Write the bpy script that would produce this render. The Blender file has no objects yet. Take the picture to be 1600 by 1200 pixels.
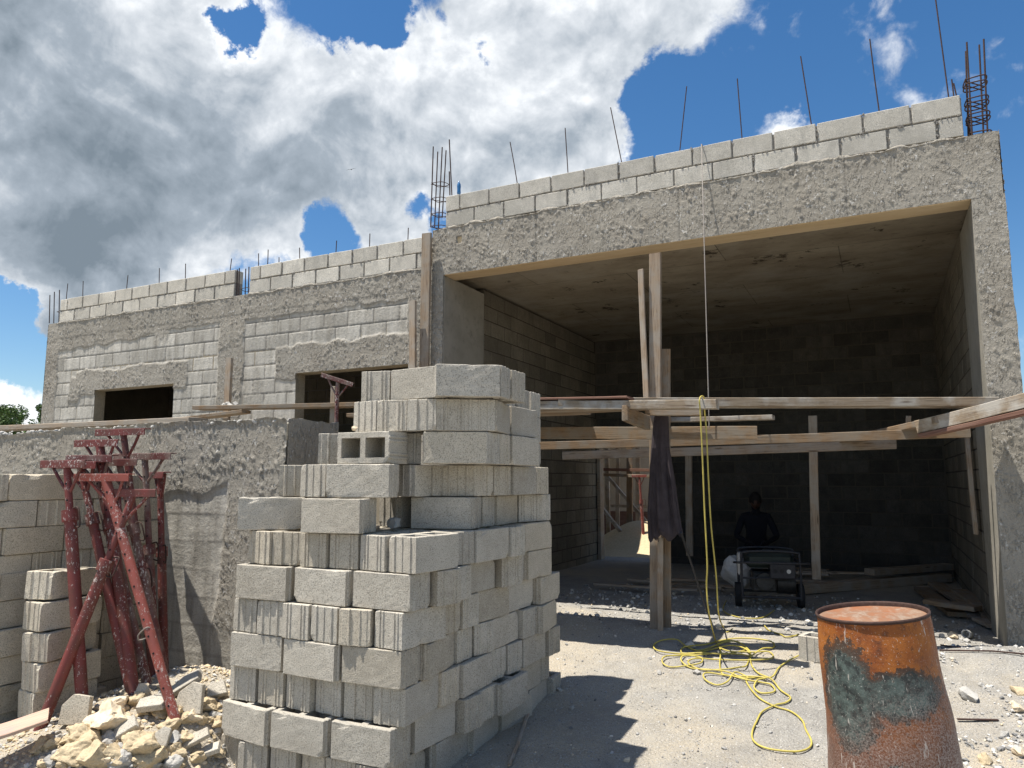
import bpy, bmesh, math, random
import numpy as np
from mathutils import Vector, Matrix, Euler
R = math.radians
random.seed(11)
rng = np.random.default_rng(5)
scene = bpy.context.scene
C = scene.collection
# ------------------------------------------------------------ camera
EYE = 1.65
PITCH, YAW, FOC = R(7.41), R(26.5), 1150.0
cam = bpy.data.cameras.new('camera')
cam.sensor_width = 36; cam.lens = 36*FOC/1600; cam.clip_start = .05; cam.clip_end = 3000
camo = bpy.data.objects.new('camera', cam); C.objects.link(camo)
camo.location = (0, 0, EYE); camo.rotation_euler = (R(90)+PITCH, 0, YAW)
scene.camera = camo
scene.view_settings.view_transform = 'Standard'
scene.view_settings.look = 'None'
scene.view_settings.exposure = 0.85
scene.view_settings.gamma = 1
try:
    scene.cycles.max_bounces = 8; scene.cycles.diffuse_bounces = 5
except Exception: pass
# survey helpers: a sight line of the photograph met with a real plane of the place
ct, st, cw, sw = math.cos(PITCH), math.sin(PITCH), math.cos(YAW), math.sin(YAW)
def ray(px, py):
    a = (px-800)/FOC; b = (600-py)/FOC
    up = b*ct+st; fw = ct-b*st
    return Vector((a*cw-fw*sw, a*sw+fw*cw, up))
def aty(px, py, y):
    r = ray(px, py); t = y/r.y
    return Vector((r.x*t, y, EYE+r.z*t))
def atx(px, py, x):
    r = ray(px, py); t = x/r.x
    return Vector((x, r.y*t, EYE+r.z*t))
def atz(px, py, z):
    r = ray(px, py); t = (z-EYE)/r.z
    return Vector((r.x*t, r.y*t, z))
def smooth(a, b, x):
    t = np.clip((x-a)/(b-a), 0, 1); return t*t*(3-2*t)
# ------------------------------------------------------------ sun and sky
sun_dir = Vector((-.27, -.19, 1)).normalized()
elev = math.asin(sun_dir.z); azim = math.atan2(sun_dir.x, sun_dir.y)
sl = bpy.data.lights.new('sun', 'SUN'); sl.energy = 4.6; sl.angle = R(.53); sl.color = (1, .95, .87)
so = bpy.data.objects.new('sun', sl); C.objects.link(so)
so.rotation_euler = sun_dir.to_track_quat('Z', 'Y').to_euler()

world = bpy.data.worlds.new('World'); scene.world = world; world.use_nodes = True
nt = world.node_tree; N = nt.nodes; L = nt.links
for n in list(N): N.remove(n)
def wn(t, **k):
    n = N.new(t)
    for a, b in k.items(): setattr(n, a, b)
    return n
def wmath(op, a, b=None, c=None, clamp=False):
    n = wn('ShaderNodeMath', operation=op, use_clamp=clamp)
    for i, v in enumerate((a, b, c)):
        if v is None: continue
        if isinstance(v, (int, float)): n.inputs[i].default_value = v
        else: L.new(v, n.inputs[i])
    return n.outputs[0]
tc = wn('ShaderNodeTexCoord')
DIR = tc.outputs['Generated']
def wnoise(vec, scale, detail, rough=.55, dist=0.0):
    n = wn('ShaderNodeTexNoise'); n.inputs['Scale'].default_value = scale
    n.inputs['Detail'].default_value = detail; n.inputs['Roughness'].default_value = rough
    n.inputs['Distortion'].default_value = dist
    L.new(vec, n.inputs['Vector']); return n.outputs['Fac']
# domain-warped direction so that cloud outlines are ragged
wv = wn('ShaderNodeTexNoise'); wv.inputs['Scale'].default_value = 6.5; wv.inputs['Detail'].default_value = 9; wv.inputs['Roughness'].default_value = .62
L.new(DIR, wv.inputs['Vector'])
sub = wn('ShaderNodeVectorMath', operation='SUBTRACT'); L.new(wv.outputs['Color'], sub.inputs[0]); sub.inputs[1].default_value = (.5, .5, .5)
scl = wn('ShaderNodeVectorMath', operation='SCALE'); L.new(sub.outputs[0], scl.inputs[0]); scl.inputs['Scale'].default_value = .19
wadd = wn('ShaderNodeVectorMath', operation='ADD'); L.new(DIR, wadd.inputs[0]); L.new(scl.outputs[0], wadd.inputs[1])
WDIR = wadd.outputs[0]
def blobs(lst):
    tot = None
    for px, py, r, w in lst:
        d = ray(px, py).normalized()
        n = wn('ShaderNodeVectorMath', operation='DISTANCE'); L.new(WDIR, n.inputs[0]); n.inputs[1].default_value = d
        mr = wn('ShaderNodeMapRange', interpolation_type='SMOOTHSTEP')
        L.new(n.outputs['Value'], mr.inputs['Value'])
        mr.inputs['From Min'].default_value = r/FOC; mr.inputs['From Max'].default_value = r/FOC*.25
        mr.inputs['To Min'].default_value = 0; mr.inputs['To Max'].default_value = w
        tot = mr.outputs[0] if tot is None else wmath('ADD', tot, mr.outputs[0])
    return tot
cover = blobs([(480, 375, 55, -.7), (60, 120, 330, 1.3), (250, 260, 260, 1.2), (60, 330, 230, 1.1), (470, 240, 190, 1.2), (640, 230, 200, 1.2),
               (800, 180, 190, 1.1), (900, 90, 180, 1.0), (1010, 20, 150, 1.0), (830, 250, 120, .9), (940, 225, 75, .7), (400, 330, 130, .9),
               (760, 20, 130, .8), (600, 330, 110, .55), (150, 410, 160, .9), (230, 20, 230, .9),
               (20, 615, 75, .9), (-60, 600, 120, .9), (60, 450, 120, .6), (600, 380, 70, .5), (1195, 203, 50, .62), (1250, 205, 40, .4), (1130, 215, 40, .4),
               (620, 40, 80, .35), (430, 400, 40, .5), (500, 385, 45, .35),
               (385, 55, 50, -1.1), (520, 50, 62, -1.3), (590, 85, 42, -1.0), (455, 15, 40, -.7), (735, 95, 42, -1.0), (690, 60, 30, -.6), (620, 35, 40, -.7), (760, 100, 45, -.7), (385, 60, 40, -.6), (700, 120, 40, -.5), (515, 355, 80, -1.2), (600, 350, 60, -.6), (665, 335, 45, -.5), (660, 330, 50, -.6),
               (700, 300, 40, -.1), (940, 160, 50, -.35), (1060, 150, 90, -.8), (20, 545, 85, -1.6), (-60, 530, 90, -1.4), (110, 520, 50, -.6), (30, 395, 60, .2)])
greyf = blobs([(50, 120, 190, .55), (230, 310, 210, .8), (70, 290, 210, .6), (400, 280, 150, .6), (540, 270, 140, .6), (490, 340, 90, .4), (640, 290, 90, .3),
               (60, 440, 150, .5), (140, 470, 100, .3), (700, 260, 80, .3), (560, 190, 70, .35), (20, 20, 120, .3), (1000, 60, 130, .4), (850, 60, 90, .3), (800, 250, 80, .2), (300, 60, 90, .3)])
nf = wnoise(DIR, 5.2, 8, .54, .25)
off = wn('ShaderNodeVectorMath', operation='ADD'); L.new(DIR, off.inputs[0]); off.inputs[1].default_value = tuple(sun_dir*.028)
nf2 = wnoise(off.outputs[0], 5.2, 8, .54, .25)
fine = wnoise(DIR, 15, 6, .58, .4)
off2 = wn('ShaderNodeVectorMath', operation='ADD'); L.new(DIR, off2.inputs[0]); off2.inputs[1].default_value = tuple(sun_dir*.012)
fine2 = wnoise(off2.outputs[0], 15, 6, .58, .4)
behind = wn('ShaderNodeSeparateXYZ'); L.new(DIR, behind.inputs[0])
far = wmath('MULTIPLY', wmath('SUBTRACT', .55, behind.outputs['Y'], clamp=True), .35)   # other quarters of the sky: scattered cloud
dens = wmath('ADD', wmath('ADD', cover, far), wmath('MULTIPLY', wmath('SUBTRACT', nf, .5), 1.9))
dens = wmath('ADD', dens, wmath('MULTIPLY', wmath('SUBTRACT', fine, .5), 1.3))
dens = wmath('ADD', dens, wmath('MULTIPLY', wmath('SUBTRACT', wnoise(DIR, 42, 6, .62, .5), .5), .55))
al = wn('ShaderNodeMapRange', interpolation_type='SMOOTHSTEP'); L.new(dens, al.inputs['Value'])
al.inputs['From Min'].default_value = .22; al.inputs['From Max'].default_value = .80
lit = wmath('ADD', wmath('MULTIPLY', wmath('SUBTRACT', nf, nf2), 1.9), wmath('MULTIPLY', wmath('SUBTRACT', fine, fine2), .6))
g1 = wmath('MULTIPLY', wmath('MINIMUM', wmath('MULTIPLY', wmath('MULTIPLY', greyf, .52), wmath('ADD', wmath('MULTIPLY', wmath('SUBTRACT', wnoise(WDIR, 6.5, 4, .5, .2), .5), 2.2), 1.0)), 1.05), .60)
thick = wmath('MULTIPLY', wmath('SUBTRACT', dens, .8, clamp=True), .12)
bri = wmath('ADD', wmath('SUBTRACT', wmath('SUBTRACT', .86, g1), thick), lit)
bri = wmath('MAXIMUM', wmath('MINIMUM', bri, 1.02), .16)
ramp = wn('ShaderNodeValToRGB'); L.new(bri, ramp.inputs[0])
ramp.color_ramp.elements[0].position = .12; ramp.color_ramp.elements[0].color = (.11, .14, .17, 1)
ramp.color_ramp.elements[1].position = 1.0; ramp.color_ramp.elements[1].color = (.62, .635, .65, 1)
e = ramp.color_ramp.elements.new(.5); e.color = (.225, .26, .30, 1)
e = ramp.color_ramp.elements.new(.8); e.color = (.43, .455, .485, 1)
sky = wn('ShaderNodeTexSky', sky_type='NISHITA'); sky.sun_disc = False
sky.sun_elevation = elev; sky.sun_rotation = azim; sky.air_density = 1.0; sky.dust_density = .3; sky.ozone_density = 2.2; sky.altitude = 100
hs = wn('ShaderNodeHueSaturation'); hs.inputs['Saturation'].default_value = 1.28; L.new(sky.outputs[0], hs.inputs['Color'])
bg1 = wn('ShaderNodeBackground'); L.new(hs.outputs[0], bg1.inputs[0]); bg1.inputs[1].default_value = .074
bg2 = wn('ShaderNodeBackground'); L.new(ramp.outputs[0], bg2.inputs[0]); bg2.inputs[1].default_value = 1.0
mx = wn('ShaderNodeMixShader'); L.new(al.outputs[0], mx.inputs[0]); L.new(bg1.outputs[0], mx.inputs[1]); L.new(bg2.outputs[0], mx.inputs[2])
wo = wn('ShaderNodeOutputWorld'); L.new(mx.outputs[0], wo.inputs[0])

# ------------------------------------------------------------ materials
class MT:
    def __init__(s, name, rough=.9, metal=0, spec=.3):
        s.m = bpy.data.materials.new(name); s.m.use_nodes = True; s.t = s.m.node_tree; s.N = s.t.nodes; s.L = s.t.links
        s.b = s.N['Principled BSDF']; s.b.inputs['Roughness'].default_value = rough; s.b.inputs['Metallic'].default_value = metal
        s.b.inputs['Specular IOR Level'].default_value = spec
        s.tc = s.N.new('ShaderNodeTexCoord'); s.P = s.tc.outputs['Object']
    def n(s, t, **k):
        x = s.N.new(t)
        for a, b in k.items(): setattr(x, a, b)
        return x
    def setv(s, sock, v):
        if hasattr(v, 'is_output') or isinstance(v, bpy.types.NodeSocket): s.L.new(v, sock)
        elif isinstance(v, (tuple, list)) and len(v) == 3 and sock.type == 'RGBA': sock.default_value = (*v, 1)
        else: sock.default_value = v
    def noise(s, scale, detail=4, rough=.55, vec=None, dist=0):
        x = s.n('ShaderNodeTexNoise'); x.inputs['Scale'].default_value = scale; x.inputs['Detail'].default_value = detail
        x.inputs['Roughness'].default_value = rough; x.inputs['Distortion'].default_value = dist
        s.L.new(vec or s.P, x.inputs['Vector']); return x.outputs['Fac']
    def voro(s, scale, vec=None, feature='F1', rand=1):
        x = s.n('ShaderNodeTexVoronoi', feature=feature); x.inputs['Scale'].default_value = scale
        x.inputs['Randomness'].default_value = rand
        s.L.new(vec or s.P, x.inputs['Vector']); return x
    def mapping(s, scale, vec=None, loc=None, rot=None):
        x = s.n('ShaderNodeMapping'); x.inputs['Scale'].default_value = scale
        if loc: s.setv(x.inputs['Location'], loc)
        if rot: x.inputs['Rotation'].default_value = rot
        s.L.new(vec or s.P, x.inputs['Vector']); return x.outputs[0]
    def ramp(s, v, stops):
        x = s.n('ShaderNodeValToRGB'); s.L.new(v, x.inputs[0]); e = x.color_ramp.elements
        while len(e) < len(stops): e.new(.5)
        for i, (p, c) in enumerate(stops):
            e[i].position = p; e[i].color = (c, c, c, 1) if isinstance(c, (int, float)) else (*c, 1)
        return x.outputs[0]
    def mix(s, f, a, b, mode='MIX'):
        x = s.n('ShaderNodeMix', data_type='RGBA', blend_type=mode)
        s.setv(x.inputs[0], f); s.setv(x.inputs[6], a); s.setv(x.inputs[7], b); return x.outputs[2]
    def math(s, op, a, b=0, clamp=False):
        x = s.n('ShaderNodeMath', operation=op, use_clamp=clamp); s.setv(x.inputs[0], a); s.setv(x.inputs[1], b); return x.outputs[0]
    def randomised(s, k=7.0):      # every copy gets its own piece of the pattern
        oi = s.n('ShaderNodeObjectInfo'); m = s.math('MULTIPLY', oi.outputs['Random'], k*10)
        cb = s.n('ShaderNodeCombineXYZ'); s.L.new(m, cb.inputs[0]); s.L.new(m, cb.inputs[1]); s.L.new(m, cb.inputs[2])
        ad = s.n('ShaderNodeVectorMath', operation='ADD'); s.L.new(s.tc.outputs['Object'], ad.inputs[0]); s.L.new(cb.outputs[0], ad.inputs[1])
        s.P = ad.outputs[0]; s.rand = oi.outputs['Random']; return s
    def col(s, v): s.setv(s.b.inputs['Base Color'], v); return s
    def bump(s, h, strength=.5, dist=.01, prev=None):
        x = s.n('ShaderNodeBump'); x.inputs['Strength'].default_value = strength; x.inputs['Distance'].default_value = dist
        s.L.new(h, x.inputs['Height'])
        if prev: s.L.new(prev, x.inputs['Normal'])
        s.L.new(x.outputs[0], s.b.inputs['Normal']); return x.outputs[0]
MATS = {}
def block_mat(name, a, b, randk=True, laid=False):
    m = MT(name, .95, spec=.15).randomised()
    n1 = m.noise(3.5, 4); n2 = m.noise(160, 3, .7); n3 = m.noise(14, 5, .6)
    c = m.mix(m.ramp(n1, [(.3, 0), (.7, 1)]), a, b)
    c = m.mix(m.ramp(n3, [(.35, .25), (.75, 0)]), c, tuple(x*.62 for x in a))
    tone = m.math('ADD', m.math('MULTIPLY', m.rand, .24), .86)
    c = m.mix(1.0, c, tone, 'MULTIPLY')
    wn1 = m.n('ShaderNodeTexWhiteNoise', noise_dimensions='1D'); m.L.new(m.rand, wn1.inputs['W'])
    c = m.mix(m.math('MULTIPLY', m.ramp(wn1.outputs['Value'], [(.5, 0), (.95, 1)]), .28), c, m.mix(1.0, c, (1.10, .98, .78), 'MULTIPLY'))
    c = m.mix(m.ramp(n2, [(.36, .8), (.5, 0)]), c, tuple(x*.35 for x in a))       # dark pits of the open texture
    c = m.mix(m.ramp(m.noise(90, 2, .6, vec=m.mapping((1, 1, 1), loc=(3, 3, 3))), [(.62, 0), (.72, .35)]), c, tuple(min(1, x*1.5) for x in b))
    if laid:
        ta = m.n('ShaderNodeAttribute', attribute_name='tone').outputs['Fac']; c = m.mix(1.0, c, ta, 'MULTIPLY')
        sm = m.noise(7, 5, .7, vec=m.mapping((1, 1, .35))); c = m.mix(m.ramp(sm, [(.52, 0), (.68, .55)]), c, tuple(x*.62 for x in a))
    m.col(c); h = m.math('ADD', n2, m.math('MULTIPLY', n3, .8 if laid else .5)); m.bump(h, .75, .006); return m.m
MATS['block'] = block_mat('concrete_block', (.46, .42, .35), (.555, .515, .44))
MATS['block_wall'] = block_mat('laid_block', (.47, .45, .40), (.60, .575, .52), laid=True)
MATS['block_bounce'] = block_mat('bounce_lit_block', (.55, .49, .385), (.66, .60, .49))  # lighter, warmer block colour paints in bounce light on the left stack
MATS['block_back'] = block_mat('shade_dark_block', (.075, .068, .058), (.12, .108, .088), laid=True)  # block colour darkened to paint in the deep shade of the back wall
MATS['block_in'] = block_mat('inside_shade_block', (.24, .21, .16), (.31, .275, .215), laid=True)  # darker block tone stands in for shade on the interior walls
def mortar():
    m = MT('mortar', .95, spec=.1); n = m.noise(45, 5, .7)
    m.col(m.ramp(n, [(.3, (.15, .14, .125)), (.7, (.34, .32, .29))])); m.bump(n, 1, .01); return m.m
MATS['mortar'] = mortar()
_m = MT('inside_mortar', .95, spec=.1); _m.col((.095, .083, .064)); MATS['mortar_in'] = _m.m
def rough_wall():
    # block wall with patches of thrown cement; the 'plaster' attribute says what each spot is made of
    m = MT('roughcast_wall', .95, spec=.15)
    at = m.n('ShaderNodeAttribute', attribute_name='plaster'); pf = at.outputs['Fac']
    jt = m.n('ShaderNodeAttribute', attribute_name='joint'); jf = jt.outputs['Fac']
    n1 = m.noise(2.2, 5); n2 = m.noise(130, 4, .7); n3 = m.noise(28, 5, .7); big = m.noise(.9, 4)
    drip = m.noise(9, 5, .6, vec=m.mapping((1, 1, .18)))
    blk = m.mix(m.ramp(drip, [(.38, 0), (.62, 1)]), (.37, .345, .295), (.52, .49, .43))
    tonev = m.n('ShaderNodeAttribute', attribute_name='tone'); blk = m.mix(1.0, blk, tonev.outputs['Fac'], 'MULTIPLY')
    pla = m.mix(m.ramp(n1, [(.3, 0), (.7, 1)]), (.28, .25, .205), (.365, .335, .28))
    pla = m.mix(m.ramp(big, [(.4, 0), (.65, .5)]), pla, (.34, .315, .27))
    fleck = m.ramp(n3, [(.58, 0), (.64, 1)])  # pale flecks put sunlit glints of the plaster peaks into the colour
    pla = m.mix(m.math('MULTIPLY', m.math('MULTIPLY', fleck, m.ramp(m.noise(7, 4, .65), [(.42, .15), (.60, 1)])), .8), pla, (.60, .585, .55))
    pla = m.mix(m.ramp(m.noise(1.4, 5, .6, vec=m.mapping((1, 1, .5))), [(.5, 0), (.68, .5)]), pla, (.21, .195, .165))
    c = m.mix(pf, blk, pla)
    c = m.mix(m.math('MULTIPLY', jf, 1.25, True), c, (.20, .185, .16))
    c = m.mix(m.ramp(n2, [(.33, .6), (.47, 0)]), c, (.12, .11, .10))
    hv = m.noise(55, 3, .6, vec=m.mapping((1, 1, .4), rot=(0, R(35), 0))); hsp = m.math('MULTIPLY', m.math('MULTIPLY', m.ramp(hv, [(.50, 0), (.68, 1)]), m.ramp(m.noise(7, 4, .65), [(.42, .1), (.60, 1)])), pf)
    h = m.math('ADD', m.math('MULTIPLY', hsp, 2.2), m.math('ADD', m.math('MULTIPLY', n2, .35), m.math('MULTIPLY', n3, 1.0)))
    m.col(c); m.bump(h, .8, .010); return m.m
MATS['wall'] = rough_wall()
def smooth_concrete(name, a, b, stain, grain=(1, 1, 1), k=.6, sheets=False):
    m = MT(name, .85, spec=.2); n = m.noise(1.6, 6, .65, vec=m.mapping(grain)); n2 = m.noise(9, 6, .7, vec=m.mapping(grain)); n3 = m.noise(70, 3)
    c = m.mix(m.ramp(n, [(.35, 0), (.65, 1)]), a, b)
    c = m.mix(m.ramp(n2, [(.55, 0), (.75, k)]), c, stain)
    if sheets:
        bt = m.n('ShaderNodeTexBrick'); bt.inputs['Scale'].default_value = 1; bt.inputs['Mortar Size'].default_value = .006; bt.inputs['Brick Width'].default_value = 2.4; bt.inputs['Row Height'].default_value = 1.2
        bt.inputs['Color1'].default_value = (.85, .85, .85, 1); bt.inputs['Color2'].default_value = (1.1, 1.1, 1.1, 1); bt.inputs['Mortar'].default_value = (.45, .45, .45, 1); m.L.new(m.P, bt.inputs['Vector'])
        c = m.mix(1.0, c, bt.outputs['Color'], 'MULTIPLY')
        c = m.mix(m.ramp(m.noise(2.6, 6, .75), [(.60, 0), (.64, .9)]), c, (.04, .03, .022)); c = m.mix(m.ramp(m.noise(1.1, 5, .6), [(.5, 0), (.7, .6)]), c, (.40, .37, .31))
    m.col(c); m.bump(m.math('ADD', n2, m.math('MULTIPLY', n3, .4)), .5, .008); return m.m
MATS['formed'] = smooth_concrete('board_formed_concrete', (.24, .20, .145), (.37, .325, .245), (.09, .07, .05), (.8, 1.5, 1), sheets=True)
MATS['soffit'] = smooth_concrete('lintel_underside', (.55, .42, .25), (.66, .53, .35), (.40, .30, .17), (.35, 2, 1))
MATS['concrete'] = smooth_concrete('poured_concrete', (.25, .235, .195), (.35, .325, .275), (.13, .12, .10))
def wood(name, a, b, dark, grey=None):
    m = MT(name, .85, spec=.2).randomised(3)
    g = m.noise(6, 6, .65, vec=m.mapping((.35, 7, 7)), dist=1.2); g2 = m.noise(40, 3, .7, vec=m.mapping((.08, 3, 3))); n3 = m.noise(5, 5, .6)
    c = m.mix(m.ramp(g, [(.3, 0), (.7, 1)]), a, b)
    c = m.mix(m.ramp(g2, [(.5, 0), (.66, .7)]), c, dark)
    if grey: c = m.mix(m.ramp(n3, [(.42, 0), (.6, .85)]), c, grey)
    kn = m.voro(3.0, vec=m.mapping((.6, 4, 4))).outputs['Distance']
    c = m.mix(m.ramp(kn, [(.05, .8), (.12, 0)]), c, dark)
    tone = m.math('ADD', m.math('MULTIPLY', m.rand, .4), .8); c = m.mix(1.0, c, tone, 'MULTIPLY')
    m.col(c); m.bump(m.math('ADD', g, m.math('MULTIPLY', g2, .7)), .6, .004); return m.m
MATS['wood'] = wood('weathered_timber', (.27, .20, .14), (.40, .31, .22), (.10, .065, .04), (.33, .29, .24))
MATS['wood_warm'] = wood('fresh_timber', (.20, .135, .08), (.30, .21, .13), (.09, .055, .03), (.23, .20, .16))
MATS['wood_cement'] = wood('cement_caked_timber', (.24, .18, .12), (.34, .275, .20), (.09, .06, .04), (.42, .39, .34))
MATS['wood_red'] = wood('red_stained_timber', (.17, .085, .06), (.24, .15, .11), (.13, .05, .04))
MATS['wood_pink'] = wood('pink_painted_plank', (.42, .28, .21), (.48, .36, .27), (.22, .12, .08), (.46, .25, .23))
def red_paint(name, col, rust, spk):
    m = MT(name, .55, spec=.4).randomised(3)
    n = m.noise(7, 5, .65); s = m.noise(75, 4, .75, vec=m.mapping((1, 1, .6))); big = m.noise(3.2, 4)
    c = m.mix(m.ramp(n, [(.42, 0), (.62, 1)]), col, rust)
    thr = m.ramp(big, [(.35, 0), (.75, .16)])
    f = m.ramp(m.math('ADD', s, thr), [(.66, 0), (.69, 1)])
    c = m.mix(m.math('MULTIPLY', f, spk), c, (.52, .47, .43))
    m.col(c); m.bump(m.math('ADD', f, n), .5, .004); return m.m
MATS['red'] = red_paint('red_steel', (.165, .036, .03), (.11, .04, .03), .95)
MATS['red_bright'] = red_paint('fresh_red_steel', (.27, .068, .05), (.21, .06, .045), .7)
MATS['red_dark'] = red_paint('caked_red_steel', (.12, .03, .026), (.20, .14, .115), 1.0)
def simple(name, col, rough=.8, metal=0, nscale=20, var=.35, bump=.3, spec=.3):
    m = MT(name, rough, metal, spec).randomised(2); n = m.noise(nscale, 5, .6)
    m.col(m.mix(m.ramp(n, [(.3, 0), (.7, 1)]), tuple(x*(1-var) for x in col), col)); m.bump(n, bump, .004); return m.m
MATS['rebar'] = simple('rusty_rebar', (.085, .05, .04), .75, .3, 60, .5)
MATS['steel_grey'] = simple('blackened_bar', (.05, .05, .055), .6, .4, 40, .4)
MATS['dark'] = simple('hole_shadow', (.02, .015, .015), .95)
MATS['hose'] = simple('yellow_hose', (.56, .46, .10), .6, 0, 9, .4, .2, .5)
MATS['rope'] = simple('grey_rope', (.30, .27, .24), .9, 0, 80)
MATS['cloth'] = simple('black_cloth', (.062, .05, .055), .85, 0, 12, .4, .5, .25)
MATS['cloth_navy'] = simple('navy_cloth', (.008, .009, .014), .9, 0, 14, .4)
MATS['skin'] = simple('skin', (.06, .03, .02), .6, 0, 12, .2, .1)
MATS['hair'] = simple('black_hair', (.01, .008, .007), .8, 0, 60, .4, .6)
MATS['rubber'] = simple('rubber', (.025, .025, .027), .8)
MATS['white_plastic'] = simple('dusty_white_plastic', (.55, .54, .51), .5, 0, 8, .25)
MATS['teal_metal'] = simple('green_painted_metal', (.03, .04, .035), .5, .2, 10, .4)
MATS['engine'] = simple('engine_metal', (.06, .06, .06), .5, .6, 25, .5)
MATS['limestone'] = simple('yellow_limestone', (.57, .46, .30), .95, 0, 9, .30, .9, .1)
MATS['limestone_pale'] = simple('pale_limestone', (.70, .58, .42), .95, 0, 8, .25, .9, .1)
MATS['rubble_grey'] = simple('broken_concrete', (.50, .48, .44), .95, 0, 22, .3, 1.0, .1)
MATS['sand'] = simple('sand', (.60, .48, .30), .95, 0, 30, .25, .8, .1)
MATS['blue_plastic'] = simple('blue_plastic', (.03, .15, .35), .3, 0, 10, .2, .1, .5)
MATS['bird'] = simple('bird_feathers', (.04, .04, .045), .8)
MATS['leaf'] = simple('leaves', (.085, .15, .035), .6, 0, 1.5, .55, .1)
MATS['bark'] = simple('bark', (.16, .12, .09), .9, 0, 12, .5, .8)
def barrel_mat():
    m = MT('rusted_drum_paint', .62, .1, .35)
    sp = m.n('ShaderNodeSeparateXYZ'); m.L.new(m.P, sp.inputs[0])
    n = m.noise(5, 6, .65); n2 = m.noise(22, 6, .7); n3 = m.noise(120, 3, .7)
    rust = m.mix(m.ramp(n, [(.35, 0), (.65, 1)]), (.19, .048, .012), (.40, .135, .022))
    low = m.ramp(m.math('ADD', sp.outputs['Z'], m.math('MULTIPLY', n, .3)), [(.45, 1), (.85, 0)])
    rust = m.mix(low, rust, m.mix(n2, (.10, .035, .018), (.18, .075, .042)))
    rust = m.mix(m.ramp(n2, [(.52, 0), (.68, .75)]), rust, (.07, .028, .016))
    # patches of the old green paint that survive, placed round the drum
    def patch(x, y, z, r, sx=1, sz=1):
        v = m.n('ShaderNodeVectorMath', operation='SUBTRACT'); m.L.new(m.P, v.inputs[0]); v.inputs[1].default_value = (x, y, z)
        s = m.n('ShaderNodeVectorMath', operation='MULTIPLY'); m.L.new(v.outputs[0], s.inputs[0]); s.inputs[1].default_value = (1/sx, 1/sx, 1/sz)
        l = m.n('ShaderNodeVectorMath', operation='LENGTH'); m.L.new(s.outputs[0], l.inputs[0])
        return m.ramp(m.math('ADD', l.outputs['Value'], m.math('MULTIPLY', m.math('SUBTRACT', n2, .5), .28)), [(r*.78, 1), (r*1.1, 0)])
    # camera sees the -y side; the drum object is turned so that local -x is the photo's left edge
    p = m.math('MAXIMUM', patch(-.04, -.29, .61, .19, 1.25, .6), patch(-.27, -.16, .60, .20, .8, 1.35))
    p = m.math('MAXIMUM', p, patch(.28, -.10, .86, .08, 1, .55)); p = m.math('MAXIMUM', p, patch(-.13, -.29, .25, .05, .8, 1))
    p = m.math('MAXIMUM', p, patch(.2, .25, .5, .25))
    teal = m.mix(m.ramp(n2, [(.4, 0), (.6, 1)]), (.03, .034, .032), (.10, .13, .115))
    edge = m.ramp(p, [(.02, 0), (.25, 1), (.6, 1), (.95, 0)])
    c = m.mix(p, rust, teal); c = m.mix(m.math('MULTIPLY', edge, .75), c, (.03, .027, .024))
    dr = m.noise(30, 4, .7, vec=m.mapping((1, 1, .2)))
    f = m.ramp(dr, [(.62, 0), (.65, 1)]); f2 = m.ramp(m.noise(95, 3, .8), [(.63, 0), (.66, 1)])
    ash = m.math('MULTIPLY', m.ramp(n3, [(.42, 0), (.6, 1)]), m.ramp(m.math('ADD', m.math('ADD', sp.outputs['Z'], m.math('MULTIPLY', n, .5)), m.math('MULTIPLY', sp.outputs['X'], -.6)), [(.40, 1), (1.0, 0)]))
    c = m.mix(m.math('MULTIPLY', m.math('MAXIMUM', f, f2), .7), c, (.55, .50, .44))
    c = m.mix(m.math('MULTIPLY', ash, .85), c, (.42, .34, .29))
    m.col(c); m.bump(m.math('ADD', n2, m.math('MULTIPLY', n3, .5)), .5, .006); return m.m
MATS['barrel'] = barrel_mat()
def lid_mat():
    m = MT('rusted_lid', .85); n = m.noise(6, 6, .7); n2 = m.noise(30, 5, .7, vec=m.mapping((1, .4, 1)))
    c = m.mix(m.ramp(n, [(.4, 0), (.6, 1)]), (.25, .10, .045), (.21, .13, .085))
    c = m.mix(m.ramp(m.math('ADD', m.math('MULTIPLY', n2, .6), m.math('MULTIPLY', n, .4)), [(.50, 0), (.75, .8)]), c, (.36, .31, .25))
    m.col(c); m.bump(n2, .5, .006); return m.m
MATS['lid'] = lid_mat()
def ground_mat():
    m = MT('gravel_ground', .97, spec=.1)
    n = m.noise(.55, 5); n2 = m.noise(140, 3, .75); n3 = m.noise(6, 6, .6); v = m.voro(55); v2 = m.voro(120)
    c = m.mix(m.ramp(n3, [(.35, 0), (.65, 1)]), (.31, .295, .265), (.41, .39, .35))
    c = m.mix(m.ramp(n, [(.46, 0), (.60, .85)]), c, (.52, .45, .34)); c = m.mix(m.ramp(m.noise(1.7, 6, .7), [(.5, 0), (.7, .45)]), c, (.24, .225, .20))        # trodden tan marl
    c = m.mix(m.ramp(v.outputs['Distance'], [(.15, .75), (.42, 0)]), c, m.mix(v.outputs['Color'], (.25, .24, .23), (.66, .64, .60)))
    c = m.mix(m.ramp(n2, [(.35, .6), (.5, 0)]), c, (.10, .10, .10))
    m.col(c); h = m.math('ADD', m.math('MULTIPLY', v.outputs['Distance'], -.8), m.math('ADD', n2, m.math('MULTIPLY', v2.outputs['Distance'], -.5))); m.bump(h, .9, .012); return m.m
MATS['ground'] = ground_mat()
def stone_mat():
    m = MT('gravel_stones', .95, spec=.1); a = m.n('ShaderNodeAttribute', attribute_name='tone').outputs['Fac']
    c = m.ramp(a, [(0, (.13, .13, .13)), (.5, (.34, .33, .31)), (.85, (.58, .56, .52)), (1, (.62, .50, .33))]); n = m.noise(60, 4)
    m.col(c); m.bump(n, .6, .01); return m.m
MATS['stones'] = stone_mat()

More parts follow.
